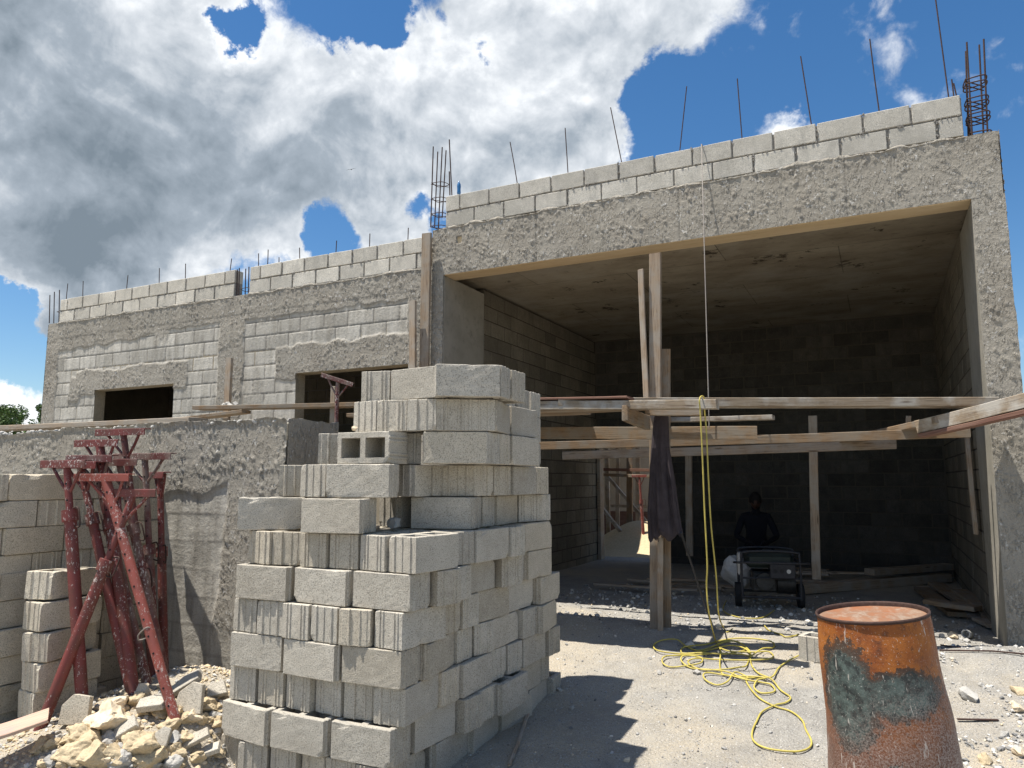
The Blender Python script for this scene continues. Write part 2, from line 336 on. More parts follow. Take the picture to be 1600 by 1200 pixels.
# ------------------------------------------------------------ object helpers
def kids(o): return [c for c in bpy.data.objects if c.parent is o]
def tag(o, label=None, cat=None, group=None, kind=None):
    if label: o['label'] = label
    if cat: o['category'] = cat
    if group: o['group'] = group
    if kind: o['kind'] = kind
    return o
def empty(name, loc=(0, 0, 0)):
    o = bpy.data.objects.new(name, None); C.objects.link(o); o.location = loc; o.empty_display_size = .1; return o
def link(name, me, mat, parent=None):
    o = bpy.data.objects.new(name, me); C.objects.link(o)
    if mat is not None and len(me.materials) == 0: me.materials.append(MATS[mat] if isinstance(mat, str) else mat)
    if parent is not None: o.parent = parent
    return o
class MB:
    def __init__(s): s.v = []; s.f = []; s.sm = []
    def add(s, vs, fs, smooth=False):
        b = len(s.v); s.v += [tuple(v) for v in vs]; s.f += [tuple(i+b for i in f) for f in fs]; s.sm += [smooth]*len(fs)
    def box(s, c, size, M=None, ch=.004):
        hx, hy, hz = (x/2 for x in size); ch = min(ch, hx*.5, hy*.5, hz*.5); vs = []; idx = {}
        for sx in (-1, 1):
            for sy in (-1, 1):
                for sz in (-1, 1):
                    for a in range(3):
                        p = [sx*(hx-ch), sy*(hy-ch), sz*(hz-ch)]; p[a] = (sx*hx, sy*hy, sz*hz)[a]
                        idx[(sx, sy, sz, a)] = len(vs); vs.append(Vector(p))
        fs = []
        def quad(k): fs.append([idx[t] for t in k])
        for a in range(3):
            o1, o2 = [i for i in range(3) if i != a]
            for sg in (-1, 1):
                def key(s1, s2, ax=a):
                    t = [0, 0, 0]; t[a] = sg; t[o1] = s1; t[o2] = s2; return (*t, ax)
                q = [key(-1, -1), key(1, -1), key(1, 1), key(-1, 1)]
                quad(q if sg*(1 if a != 1 else -1) > 0 else q[::-1])
        for a in range(3):                                   # edge chamfers, along axis a
            o1, o2 = [i for i in range(3) if i != a]
            for s1 in (-1, 1):
                for s2 in (-1, 1):
                    def key(sa, ax):
                        t = [0, 0, 0]; t[a] = sa; t[o1] = s1; t[o2] = s2; return (*t, ax)
                    quad([key(-1, o1), key(1, o1), key(1, o2), key(-1, o2)])
        for sx in (-1, 1):
            for sy in (-1, 1):
                for sz in (-1, 1): fs.append([idx[(sx, sy, sz, a)] for a in range(3)])
        # orient every face outward
        out = []
        for fc in fs:
            p = [vs[i] for i in fc]; n = (p[1]-p[0]).cross(p[2]-p[0]); cc = sum(p, Vector())/len(p)
            out.append(fc if n.dot(cc) > 0 else fc[::-1])
        c = Vector(c)
        s.add([(M @ v if M is not None else v)+c for v in vs], out); return s
    def tube(s, pts, r, n=8, caps=True):
        pts = [Vector(p) for p in pts]; rs = r if isinstance(r, (list, tuple)) else [r]*len(pts); vs = []; fs = []; up = None
        for i, p in enumerate(pts):
            t = (pts[min(i+1, len(pts)-1)]-pts[max(i-1, 0)]).normalized()
            if up is None:
                up = t.orthogonal().normalized()
            up = (up-t*up.dot(t)).normalized(); w = t.cross(up)
            for k in range(n):
                a = 2*math.pi*k/n; vs.append(p+(up*math.cos(a)+w*math.sin(a))*rs[i])
        for i in range(len(pts)-1):
            for k in range(n):
                fs.append((i*n+k, i*n+(k+1) % n, (i+1)*n+(k+1) % n, (i+1)*n+k))
        s.add(vs, fs, True)
        if caps:
            m = len(pts)-1; s.add([vs[k] for k in range(n)], [tuple(range(n))[::-1]]); s.add([vs[m*n+k] for k in range(n)], [tuple(range(n))])
        return s
    def lathe(s, prof, n=40, c=(0, 0, 0), closed=False):
        vs = []; fs = []
        for r, z in prof:
            for k in range(n): a = 2*math.pi*k/n; vs.append((c[0]+r*math.cos(a), c[1]+r*math.sin(a), c[2]+z))
        for i in range(len(prof)-1):
            for k in range(n): fs.append((i*n+k, i*n+(k+1) % n, (i+1)*n+(k+1) % n, (i+1)*n+k))
        s.add(vs, fs, True); return s
    def mesh(s, name='mesh'):
        me = bpy.data.meshes.new(name); me.from_pydata(s.v, [], s.f); me.update()
        me.polygons.foreach_set('use_smooth', s.sm); return me
    def build(s, name, mat, parent=None): return link(name, s.mesh(name), mat, parent)
def catmull(pts, k=6):
    pts = [Vector(p) for p in pts]; P = [pts[0]]+pts+[pts[-1]]; out = []
    for i in range(1, len(P)-2):
        for j in range(k):
            t = j/k; a, b, c, d = P[i-1:i+3]
            out.append(.5*((2*b)+(c-a)*t+(2*a-5*b+4*c-d)*t*t+(3*b-a-3*c+d)*t**3))
    out.append(pts[-1]); return out
# numpy value noise on arbitrary points
def hsh(ix, iy, seed):
    h = (ix.astype(np.int64)*374761393+iy.astype(np.int64)*668265263+seed*974634777) & 0xffffffff
    h = ((h ^ (h >> 13))*1274126177) & 0xffffffff
    return ((h ^ (h >> 16)) & 0xffffff)/float(0xffffff)
def vn(x, y, seed=0):
    ix = np.floor(x); iy = np.floor(y); fx = x-ix; fy = y-iy; fx = fx*fx*(3-2*fx); fy = fy*fy*(3-2*fy)
    a = hsh(ix, iy, seed); b = hsh(ix+1, iy, seed); c = hsh(ix, iy+1, seed); d = hsh(ix+1, iy+1, seed)
    return (a*(1-fx)+b*fx)*(1-fy)+(c*(1-fx)+d*fx)*fy
def fbm(x, y, o=4, seed=0, g=.5):
    s = 0; a = 1; t = 0
    for i in range(o): s = s+a*vn(x*2**i, y*2**i, seed+i*17); t += a; a *= g
    return s/t
def grid_mesh(X, Y, Z, attrs=None, keep=None, flip=False):
    nv, nu = X.shape; co = np.stack([X, Y, Z], -1).reshape(-1, 3)
    i = np.arange(nv*nu).reshape(nv, nu); q = np.stack([i[:-1, :-1], i[:-1, 1:], i[1:, 1:], i[1:, :-1]], -1)
    if flip: q = q[..., ::-1]
    q = q.reshape(-1, 4)
    if keep is not None: q = q[keep.reshape(-1)]
    me = bpy.data.meshes.new('grid'); me.vertices.add(len(co)); me.vertices.foreach_set('co', co.ravel())
    me.loops.add(q.size); me.loops.foreach_set('vertex_index', q.ravel().astype(np.int32))
    me.polygons.add(len(q)); me.polygons.foreach_set('loop_start', np.arange(0, q.size, 4, dtype=np.int32))
    me.polygons.foreach_set('loop_total', np.full(len(q), 4, np.int32))
    me.polygons.foreach_set('use_smooth', np.ones(len(q), bool)); me.update(calc_edges=True)
    for k, a in (attrs or {}).items():
        at = me.attributes.new(k, 'FLOAT', 'POINT'); at.data.foreach_set('value', a.ravel().astype(np.float32))
    return me

# ------------------------------------------------------------ ground: one sheet out to the horizon
def heap(x, y):
    return .40*np.exp(-(((x+4.15)/.75)**2+((y-3.65)/.55)**2))+.22*np.exp(-(((x+4.3)/.9)**2+((y-2.9)/.5)**2))
def gz(x, y):
    x = np.asarray(x, float); y = np.asarray(y, float)
    z = .25*smooth(4.6, 7.2, y)-.03*smooth(4.5, 3.2, y)
    z = z+.03*(fbm(x*1.1, y*1.1, 3, 3)-.5)
    z = z+.10*np.exp(-(((x-.9)/.6)**2+((y-7.1)/.35)**2))
    return z+heap(x, y)*smooth(-3.35, -3.75, x)
def G(x, y): return float(gz(x, y))
def onground(px, py, dz=0):
    z = .1
    for _ in range(12):
        p = atz(px, py, z); z = .5*z+.5*G(p.x, p.y)
    p = atz(px, py, z); p.z = G(p.x, p.y)+dz; return p
def axis(a, b, res, far):
    core = np.arange(a, b+res, res); out = [core]
    lo = []; v = a; st_ = res
    while v > -far: st_ *= 1.45; v -= st_; lo.append(v)
    hi = []; v = core[-1]; st_ = res
    while v < far: st_ *= 1.45; v += st_; hi.append(v)
    return np.concatenate([np.array(lo[::-1]), core, np.array(hi)])
gx = axis(-5.6, 3.6, .035, 900); gy = axis(2.0, 9.5, .035, 900)
GX, GY = np.meshgrid(gx, gy)
near = ((GX > -7) & (GX < 6) & (GY > 0) & (GY < 12)).astype(float)
GZ = gz(GX, GY)*smooth(-60, -10, GX)+near*(.014*(fbm(GX*9, GY*9, 3, 8)-.5)+.010*np.clip(vn(GX*17, GY*17, 5)-.68, 0, 1)*3)
tag(link('ground', grid_mesh(GX, GY, GZ), 'ground'), kind='structure')

def stone_mesh(seed, sub=2, amp=.25, sc=(1, .8, .65), fine=.0):
    bm = bmesh.new(); bmesh.ops.create_icosphere(bm, subdivisions=sub, radius=1)
    r = random.Random(seed); dirs = [Vector((r.uniform(-1, 1), r.uniform(-1, 1), r.uniform(-1, 1))).normalized() for _ in range(14)]
    cuts = [r.uniform(.5, .8) for _ in dirs]
    from mathutils import noise as mn
    for v in bm.verts:
        p = v.co.copy()
        for d, c in zip(dirs, cuts):
            k = p.dot(d)
            if k > c: p -= d*(k-c)*.95
        p *= 1+amp*mn.noise(p*1.7+Vector((seed*3.1, 0, 0)))+fine*mn.noise(p*6+Vector((0, seed*2.7, 0)))+fine*.5*mn.noise(p*13)
        v.co = Vector((p.x*sc[0], p.y*sc[1], p.z*sc[2]))
    me = bpy.data.meshes.new('stone'); bm.to_mesh(me); bm.free()
    for p in me.polygons: p.use_smooth = False
    return me
def gravel():
    base = []
    for k in range(6):
        me = stone_mesh(k+40, 1, .2); co = np.array([v.co[:] for v in me.vertices]); fs = np.array([p.vertices[:] for p in me.polygons]); base.append((co, fs))
    V = []; F = []; Tn = []; off_ = 0
    def put(x, y, s):
        nonlocal off_
        co, fs = base[rng.integers(6)]; a = rng.uniform(0, 6.28); ca, sa = math.cos(a), math.sin(a)
        c = co*s; c = np.stack([c[:, 0]*ca-c[:, 1]*sa, c[:, 0]*sa+c[:, 1]*ca, c[:, 2]], -1)+np.array([x, y, G(x, y)+s*.25])
        V.append(c); F.append(fs+off_); Tn.append(np.full(len(c), rng.random()**.8)); off_ += len(c)
    for _ in range(5200):
        y = rng.uniform(2.6, 9.2); x = rng.uniform(-4.9, 2.2)
        if y > 4 and y*.25+x > 4: continue
        s = rng.choice([.006, .008, .012, .018], p=[.4, .33, .2, .07])*rng.uniform(.8, 1.3)
        put(x, y, s)
    for _ in range(2600):
        x = rng.uniform(-5.0, -3.45); y = rng.uniform(2.4, 3.9); put(x, y, rng.choice([.008, .014, .022], p=[.5, .35, .15])*rng.uniform(.7, 1.4)); Tn[-1][:] = rng.choice([1.0, .97, .8, .6], p=[.45, .2, .2, .15])
    for _ in range(9000):
        put(rng.uniform(-3.4, 1.6), rng.uniform(3.6, 7.5), rng.uniform(.0035, .0065))
    for _ in range(2600):                       # dense litter to the right of the drum and at the threshold
        x, y = rng.uniform(.1, 2.0), rng.uniform(4.5, 7.4)
        if float(fbm(np.array(x*2.2), np.array(y*2.2), 3, 61)) < .52: continue
        put(x, y, rng.choice([.01, .016, .024])*rng.uniform(.7, 1.3))
    for _ in range(900):
        put(rng.uniform(-3.6, .7), rng.uniform(7.2, 9.8), rng.choice([.012, .02, .035], p=[.5, .35, .15])*rng.uniform(.7, 1.3))
    V = np.concatenate(V); F = np.concatenate(F); T_ = np.concatenate(Tn)
    me = bpy.data.meshes.new('gravel'); me.from_pydata(V.tolist(), [], F.tolist()); me.update()
    at = me.attributes.new('tone', 'FLOAT', 'POINT'); at.data.foreach_set('value', T_.astype(np.float32))
    tag(link('gravel', me, 'stones'), 'loose grey gravel scattered over the yard', 'gravel', kind='stuff')
gravel()

# ------------------------------------------------------------ the unfinished building
FY = 7.34                    # plane of the street front
XL, XB, XR, XO = -12.28, -4.57, .84, 1.08
BACK = 12.6
house = tag(empty('unfinished_house', (XL, FY, .2)), 'unfinished grey concrete block house with an open bay and two small window openings', 'house')
HP = Matrix.Translation(Vector((XL, FY, .2))).inverted()
def hpart(name, me, mat):
    me.transform(HP); return link(name, me, mat, house)
def splat(U, V, seed=0):
    Ur = U*.8+V*.6; Vr = -U*.6+V*.8
    a = vn(Ur/.013, Vr/.042, seed); b = vn(Ur/.012, Vr/.024, seed+5); c = fbm(U/.16, V/.16, 3, seed+9)
    s = np.clip(a-.58, 0, 1)*np.clip(b*1.6, .2, 1)*smooth(.34, .60, c)
    return .034*s+.004*(fbm(U/.04, V/.04, 3, seed+2)-.5)
def front_wall():
    res = .014
    us = np.arange(XL, XB-.165+res, res); vs = np.arange(1.7, 4.225+res*.5, res)
    U, V = np.meshgrid(us, vs)
    e1 = .05*(fbm(U/.22, V/.22, 4, 31)-.5)*2
    low = 3.72+.12*smooth(-11.8, -8.4, U)+e1*1.2
    m_beam = smooth(0, .03, V-low)
    def rect(x0, x1, z0, z1, k=1.0):
        ee = e1*k
        return smooth(0, .03, U-x0+ee)*smooth(0, .03, x1-U+ee)*smooth(0, .03, V-z0+ee)*smooth(0, .03, z1-V+ee)
    m = m_beam
    for a in ((XL-.2, -11.93, 0, 5), (-8.30, -7.80, 0, 5), (-11.5, -8.9, 2.95, 3.38), (-11.62, -11.3, 2.9, 3.3), (-7.25, -4.6, 2.95, 3.44), (-5.1, -4.4, 0, 5)):
        m = np.maximum(m, rect(*a, k=1.3))
    m = np.maximum(m, .8*smooth(.60, .68, fbm(U/.5, V/.5, 4, 77))*smooth(3.3, 3.9, V))
    course = np.floor(V/.2); fy = V/.2-course
    fu = (U+.2*(course % 2)+.013*hsh(course, course*0, 3))/.4; bi = np.floor(fu); fu = fu-bi
    jz = np.minimum(fy, 1-fy)*.2; jx = np.minimum(fu, 1-fu)*.4
    joint = .8-.8*smooth(.004, .010, np.minimum(jz, jx)+.004*(vn(U/.02, V/.02, 8)-.5))
    hb = -.008*joint+.004*(hsh(bi, course, 4)-.5)+.003*smooth(.5, .8, fbm(U/.03, V/.09, 3, 15))
    tone = .82+.3*hsh(bi, course, 21)
    h = (1-m)*hb+m*(.012+splat(U, V, 1))
    h = np.where((V > 3.15) & (V < 3.95), h+.004*np.sin(V*9), h)
    keep = np.ones((len(vs)-1, len(us)-1), bool)
    uc = (U[:-1, :-1]+U[1:, 1:])/2; vc = (V[:-1, :-1]+V[1:, 1:])/2
    keep &= ~((uc > -10.97) & (uc < -9.17) & (vc < 3.04) & (vc > 2.0))
    keep &= ~((uc > -6.85) & (uc < -5.05) & (vc < 3.05) & (vc > 2.0))
    return grid_mesh(U, FY-h, V, dict(plaster=m, joint=joint*(1-m), tone=tone), keep)
hpart('front_wall', front_wall(), 'wall')
def beam():
    res = .0125; us = np.arange(XB-.165, XO+res*.5, res); vs = np.arange(4.09, 4.69+res, res); U, V = np.meshgrid(us, vs)
    top = 4.665+.03*(fbm(U/.12, U*0, 3, 4)-.3); V2 = np.minimum(V, top)
    h = .014+splat(U, V, 7)*smooth(4.09, 4.13, V)
    seam = np.zeros_like(U)
    for s in (-3.35, -1.72, -.15): seam = np.maximum(seam, 1-smooth(.002, .010, abs(U-s)))
    h = h-.006*seam; h = np.where((abs(U+4.36) < .03) & (abs(V-4.50) < .04), h-.06, h)
    z = np.zeros_like(U); return grid_mesh(U, FY-h, V2, dict(plaster=z+1, joint=z+.5*seam, tone=z+1))
hpart('lintel_beam', beam(), 'wall')
def pillar():
    res = .0125; us = np.arange(XR, XO+res, res); vs = np.arange(.15, 4.10+res, res); U, V = np.meshgrid(us, vs)
    rag = .02*(fbm(V/.15, V*0, 3, 14)-.5)*smooth(XO-.08, XO, U)
    h = .014+splat(U, V, 9)+.01*(fbm(U/.3, V/.3, 3, 2)-.5); z = np.zeros_like(U)
    return grid_mesh(U+rag, FY-h, V, dict(plaster=z+1, joint=z, tone=z+1))
hpart('pillar', pillar(), 'wall')
def pier():
    res = .0135; us = np.arange(XB-.165, XB+res*.5, res); vs = np.arange(.15, 4.10+res, res); U, V = np.meshgrid(us, vs)
    h = .016+splat(U, V, 12); z = np.zeros_like(U); return grid_mesh(U, FY-h, V, dict(plaster=z+1, joint=z, tone=z+1))
hpart('pillar', pier(), 'wall')
def solid():
    b = MB()
    def bx(x0, x1, y0, y1, z0, z1): b.box(((x0+x1)/2, (y0+y1)/2, (z0+z1)/2), (x1-x0, y1-y0, z1-z0), ch=.003)
    bx(XL, XB-.17, FY+.004, FY+.18, .1, 2.02); bx(XL, -10.97, FY+.006, FY+.18, 2.02, 3.04); bx(-9.17, -6.85, FY+.006, FY+.18, 2.02, 3.04)
    bx(-5.05, XB-.17, FY+.006, FY+.18, 2.02, 3.04); bx(XL, XB-.17, FY+.006, FY+.18, 3.04, 4.0)
    me = b.mesh(); me.attributes.new('tone', 'FLOAT', 'POINT').data.foreach_set('value', [1.25]*len(me.vertices)); return me
hpart('wall_core', solid(), 'block_in')
b = MB(); b.box(((XL+XB-.17)/2, (FY+BACK)/2+.1, 4.11), (XB-.17-XL, BACK-FY-.2+.2, .21), ch=.003)
hpart('roof_slab', b.mesh(), 'concrete')
b = MB(); b.box(((XB-.17+XO)/2, (FY+.28+BACK+.2)/2, 4.30), (XO-XB+.17-.004, BACK+.2-FY-.28, .24), ch=.003)
hpart('ceiling_slab', b.mesh(), 'formed')
b = MB(); b.box(((XB-.165+XO)/2, FY+.145, 4.38), (XO-XB+.165, .27, .58), ch=.006)
hpart('beam_core', b.mesh(), 'soffit')
def blockwall(o, u, n, length, z0, z1, mat, name, seed, skip=None, bl=.4, bh=.2, depth=.03, jit=.003, gap=.017, backing=True):
    # running-bond blocks laid from o along u, faces pointing along n
    r = random.Random(seed); b = MB(); u = Vector(u); n = Vector(n); rot = Matrix((u, n, Vector((0, 0, 1)))).transposed()
    k = 0; z = z0
    while z+bh*.6 < z1+.001:
        h = min(bh, z1-z); x = -(bl/2)*(k % 2)
        while x < length:
            a = max(x, 0); e_ = min(x+bl, length); mid = (a+e_)/2
            if e_-a > .05 and not (skip and skip(mid, z+h/2)):
                c = Vector(o)+u*mid+Vector((0, 0, z+h/2))-n*(depth/2-r.uniform(-jit, jit))
                b.box(c, (e_-a-gap*r.uniform(.6, 1.3), depth, h-gap*r.uniform(.6, 1.2)), rot, ch=.004)
            x += bl
        z += bh; k += 1
    me = b.mesh(); tn = [t for _ in range(len(b.v)//24) for t in [r.uniform(.72, 1.12)]*24]
    me.attributes.new('tone', 'FLOAT', 'POINT').data.foreach_set('value', tn); return hpart(name, me, mat)
def slab(name, x0, x1, y0, y1, z0, z1, mat, ch=.003):
    b = MB(); b.box(((x0+x1)/2, (y0+y1)/2, (z0+z1)/2), (x1-x0, y1-y0, z1-z0), ch=ch); me = b.mesh(); me.attributes.new('tone', 'FLOAT', 'POINT').data.foreach_set('value', [1.0]*len(me.vertices)); return hpart(name, me, mat)
# bay: left wall, right wall, back wall
slab('pillar', XB-.165, XB, FY+.004, 8.34, .1, 4.088, 'concrete')
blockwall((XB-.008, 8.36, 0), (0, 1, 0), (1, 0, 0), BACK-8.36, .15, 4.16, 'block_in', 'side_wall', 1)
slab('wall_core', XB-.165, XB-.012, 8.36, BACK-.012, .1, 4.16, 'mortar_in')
slab('pillar', XR, XO-.004, FY+.004, 8.40, .1, 4.088, 'concrete')
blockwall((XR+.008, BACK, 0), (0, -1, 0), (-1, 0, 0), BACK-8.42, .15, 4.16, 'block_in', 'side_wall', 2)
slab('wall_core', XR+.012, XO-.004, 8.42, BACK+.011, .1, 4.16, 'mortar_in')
DX0, DX1, DZ = XB+.06, XB+1.0, 2.32
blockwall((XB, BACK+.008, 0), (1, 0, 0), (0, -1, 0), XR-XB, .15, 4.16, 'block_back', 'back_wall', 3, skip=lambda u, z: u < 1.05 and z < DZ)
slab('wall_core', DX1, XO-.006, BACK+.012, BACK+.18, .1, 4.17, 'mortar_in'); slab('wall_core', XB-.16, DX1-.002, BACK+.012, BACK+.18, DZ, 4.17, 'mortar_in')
slab('wall_core', XB-.16, XB-.003, BACK-.01, BACK+.19, .1, DZ-.003, 'mortar_in'); slab('door_jamb', DX1-.01, DX1+.25, BACK-.025, BACK+.17, .2, DZ, 'mortar_in')
slab('door_post', XB+.002, XB+.06, BACK-.03, BACK+.16, .2, DZ, 'wood')
# left rooms
blockwall((XL, 9.6, 0), (1, 0, 0), (0, -1, 0), XB-.17-XL, .15, 4.0, 'block_in', 'partition_wall', 4)
slab('wall_core', XL, XB-.17, 9.61, 9.75, .1, 4.0, 'mortar')
slab('side_wall', XL+.002, XL+.16, FY+.19, BACK, .1, 4.0, 'block_in')
slab('back_wall', XL, XB-.17, BACK, BACK+.18, .1, 4.0, 'block_in')
# end faces of the roughcast skin
def pfrag(name, x, z0, z1, y1, mirror=False):
    res = .014; us = np.arange(FY-.014, y1, res); vs = np.arange(z0, z1, res); U, V = np.meshgrid(us, vs); z = np.zeros_like(U)
    h = .006+splat(U, V, 21)
    return hpart(name, grid_mesh(x+(-h if mirror else h), U, V, dict(plaster=z+1, joint=z, tone=z+1), flip=mirror), 'wall')
pfrag('side_render', XO, .2, 4.69, 9.2); pfrag('side_render', XL, 1.7, 4.22, 9.2, True)
# parapets: two laid courses of blocks each
def parapet(x0, x1, z0, first, seed):
    r = random.Random(seed); b = MB(); mb = MB(); pieces = 0
    for k in range(2):
        x = x0-(first[k] and .2 or 0)
        z = z0+.2*k
        while x < x1-.02:
            a = max(x, x0); e_ = min(x+.4, x1)
            if e_-a > .06:
                g = r.uniform(.010, .024)
                b.box(((a+e_)/2, FY+.085+r.uniform(-.004, .004), z+.1), (e_-a-g, .155, .187+r.uniform(-.007, .003)), Matrix.Rotation(r.uniform(-.014, .014), 3, 'Y'), ch=.006)
            x += .4
    me = b.mesh(); tn = [t for _ in range(len(b.v)//24) for t in [r.uniform(.95, 1.25)]*24]
    me.attributes.new('tone', 'FLOAT', 'POINT').data.foreach_set('value', tn); hpart('parapet', me, 'block_wall')
    sm = MB()                                # lumps of mortar left along the joints
    for q in range(int((x1-x0)*26)):
        xx = r.uniform(x0+.02, x1-.02); lv = r.random()
        if lv < .6: zz = z0+.2+r.uniform(-.010, .008)
        elif lv < .8: zz = z0+r.uniform(0, .2); xx = x0+.4*round((xx-x0)/.4)-(first[0] and .2 or 0)+r.uniform(-.006, .006)
        else: zz = z0+.2+r.uniform(0, .19); xx = x0+.4*round((xx-x0)/.4)-(first[1] and .2 or 0)+r.uniform(-.006, .006)
        if xx < x0 or xx > x1: continue
        s_ = r.uniform(.006, .015)
        sm.box((xx, FY+.007, zz), (s_*r.uniform(1, 2.6), .012, s_), Matrix.Rotation(r.uniform(0, 3), 3, 'Y'), ch=s_*.3)
    hpart('mortar_lumps', sm.mesh(), 'mortar')['kind'] = 'stuff'
    mb.box(((x0+x1)/2, FY+.09, z0+.19), (x1-x0-.02, .132, .37), ch=.004)
    hpart('mortar_bed', mb.mesh(), 'mortar')
    # squeezed-out mortar along the bed
    us = np.arange(x0, x1, .012); vs = np.linspace(0, 1, 7); U, Vv = np.meshgrid(us, vs)
    zz = z0-.035+Vv*(.02+.09*np.clip(fbm(us/.16, us*0, 4, seed)-.28, 0, 1))[None, :]; hh = .024*np.sin(Vv*math.pi)*(.2+fbm(U/.04, Vv*2, 2, seed))
    z = np.zeros_like(U); hpart('mortar_squeeze', grid_mesh(U, FY-hh-.004, zz, dict(plaster=z+1, joint=z, tone=z+1)), 'wall')
parapet(XB+.0, XR+.0, 4.68, (False, True), 1)
parapet(XL+.22, -8.05, 4.22, (False, True), 2)
parapet(-7.78, XB-.19, 4.22, (False, True), 3)
# starter bars
def bar(p0, p1, r=.006, name='rebar', mat='rebar'):
    b = MB(); m = (p0+p1)/2+Vector((random.uniform(-.004, .004), 0, 0)); b.tube([p0, m, p1], r, 6); return hpart(name, b.mesh(), mat)
for (a, c_) in [((954, 168), (970, 247)), ((883, 200), (887, 263)), ((797, 222), (807, 280)), ((1073, 135), (1063, 228)), ((1152, 123), (1159, 211)),
                ((1251, 88), (1267, 190)), ((1359, 61), (1373, 168)), ((1462, 0), (1482, 150)), ((1487, 124), (1490, 150)), ((1490, 130), (1494, 150))]:
    t_ = aty(*a, FY+.09); q = aty(*c_, FY+.09); d = (t_-q)
    if a == (1462, 0): t_ = t_+d*.25
    bar(q-d.normalized()*.12, t_)
for (a, c_) in [((106, 443), (104, 463)), ((130, 439), (130, 460)), ((200, 430), (198, 449)), ((249, 419), (249, 441)), ((290, 412), (290, 434)), ((362, 404), (359, 423)),
                ((404, 396), (404, 415)), ((419, 390), (418, 412)), ((436, 402), (436, 410)), ((468, 387), (469, 404)), ((526, 376), (525, 396)), ((578, 365), (578, 388)), ((638, 356), (637, 379))]:
    t_ = aty(*a, FY+.09); q = aty(*c_, FY+.09); bar(q-Vector((0, 0, .12)), t_)
def cage(bars, rings, cx, cy, sx, sy, mat='rebar', diag=True, rr=.0045):
    b = MB()
    for p0, p1 in bars: b.tube([p0, (p0+p1)/2, p1], .0075, 6)
    me = b.mesh(); me.transform(HP); root = link('rebar_cage', me, mat, house)
    for i, z in enumerate(rings):
        s = MB(); j = random.uniform(-.012, .012)
        pts = [(cx-sx, cy-sy, z), (cx+sx, cy-sy, z+j), (cx+sx, cy+sy, z+.01), (cx-sx, cy+sy, z-j), (cx-sx, cy-sy, z+.006)]
        s.tube(catmull(pts, 5), rr, 6)
        if diag: s.tube([(cx-sx-.01, cy-sy, z-.012), (cx+sx, cy+sy, z-.02)], rr, 6)
        me = s.mesh(); me.transform(HP); link('stirrup', me, mat, root)
Y1, Y2 = FY+.04, FY+.20
cage([(aty(673, 355, Y1), aty(677, 229, Y1)), (aty(679, 355, Y2), aty(684, 237, Y2)), (aty(685, 356, Y1), aty(691, 230, Y1)), (aty(691, 340, Y2), aty(697, 235, Y2))],
     [aty(680, y, Y1).z for y in (285, 309, 333, 352)], -4.72, FY+.12, .075, .08)
bar(aty(706, 305, Y1), aty(702, 218, Y1), .0075); bar(aty(703, 305, Y2), aty(702, 268, Y2), .008)
cage([(aty(1519, 213, Y1), aty(1510.5, 66, Y1)), (aty(1513, 213, Y2), aty(1509, 80, Y2)), (aty(1543.5, 218, Y1), aty(1537, 61, Y1)), (aty(1537, 216, Y2), aty(1530, 70, Y2)),
      (aty(1516, 213, Y2), aty(1509, 126, Y2))],
     [aty(1530, y, Y1).z for y in (120, 127, 151, 158, 176, 182, 205)], .955, FY+.12, .075, .08, rr=.006)
cage([(aty(x, 462, Y1), aty(x+1, y, Y1)) for x, y in ((370, 421), (373, 419), (383, 420), (388, 417))], [aty(376, 452, Y1).z], -7.915, FY+.09, .06, .05, diag=False)
cage([(aty(x, 505, Y1), aty(x+1, y, Y1)) for x, y in ((77, 461), (84, 456), (92, 453))], [aty(84, 488, Y1).z], -12.13, FY+.12, .06, .07, diag=False)

# ------------------------------------------------------------ low roughcast wall in front of the house
LY, LX1, LZ = 3.95, -3.73, 2.085
lw = tag(empty('garden_wall', (LX1, LY, 0)), 'low grey wall with roughcast top and bare block foot, left of the tall block pile', 'wall')
LP = Matrix.Translation(Vector((LX1, LY, 0))).inverted()
def lpart(name, me, mat): me.transform(LP); return link(name, me, mat, lw)
def low_front():
    res = .0115; us = np.arange(-9.0, LX1+res*.5, res); us = np.concatenate([np.arange(-9, -6.2, .03), us[us > -6.2]]); vs = np.arange(-.1, LZ+.03, res); U, V = np.meshgrid(us, vs)
    top = LZ+.045*(fbm(us/.25, us*0, 4, 4)-.5)-.03*(us < -6.3); V2 = np.minimum(V, top[None, :])
    e1 = .12*(fbm(U/.3, V/.3, 4, 6)-.5)
    m = np.maximum(smooth(0, .06, V-1.50+e1*1.5-.12*smooth(-4.6, -4.0, U)), .9*smooth(0, .05, U-(LX1-.62)+e1*1.6)*smooth(.45, .75, V+e1))
    course = np.floor(V/.2); fy = V/.2-course; fu = (U+.2*(course % 2))/.4; bi = np.floor(fu); fu = fu-bi
    jd = np.minimum(np.minimum(fy, 1-fy)*.2, np.minimum(fu, 1-fu)*.4); joint = 1-smooth(.004, .014, jd+.005*(vn(U/.02, V/.02, 8)-.5))
    base = .0015*joint+.006*fbm(U/.07, V/.09, 4, 11)+.003*(hsh(bi, course, 4)-.5)      # joints flushed over with mortar
    h = (1-m)*base+m*(.018+splat(U, V, 3)*1.15)
    lip = smooth(.03, .0, top[None, :]-V)*.012; h = h+lip
    tone = .84+.10*hsh(bi, course, 21)+.2*(fbm(U/.5, V/.3, 3, 41)-.5)
    return grid_mesh(U, LY-h, V2, dict(plaster=m, joint=joint*(1-m)*.35, tone=tone))
lpart('wall_face', low_front(), 'wall')
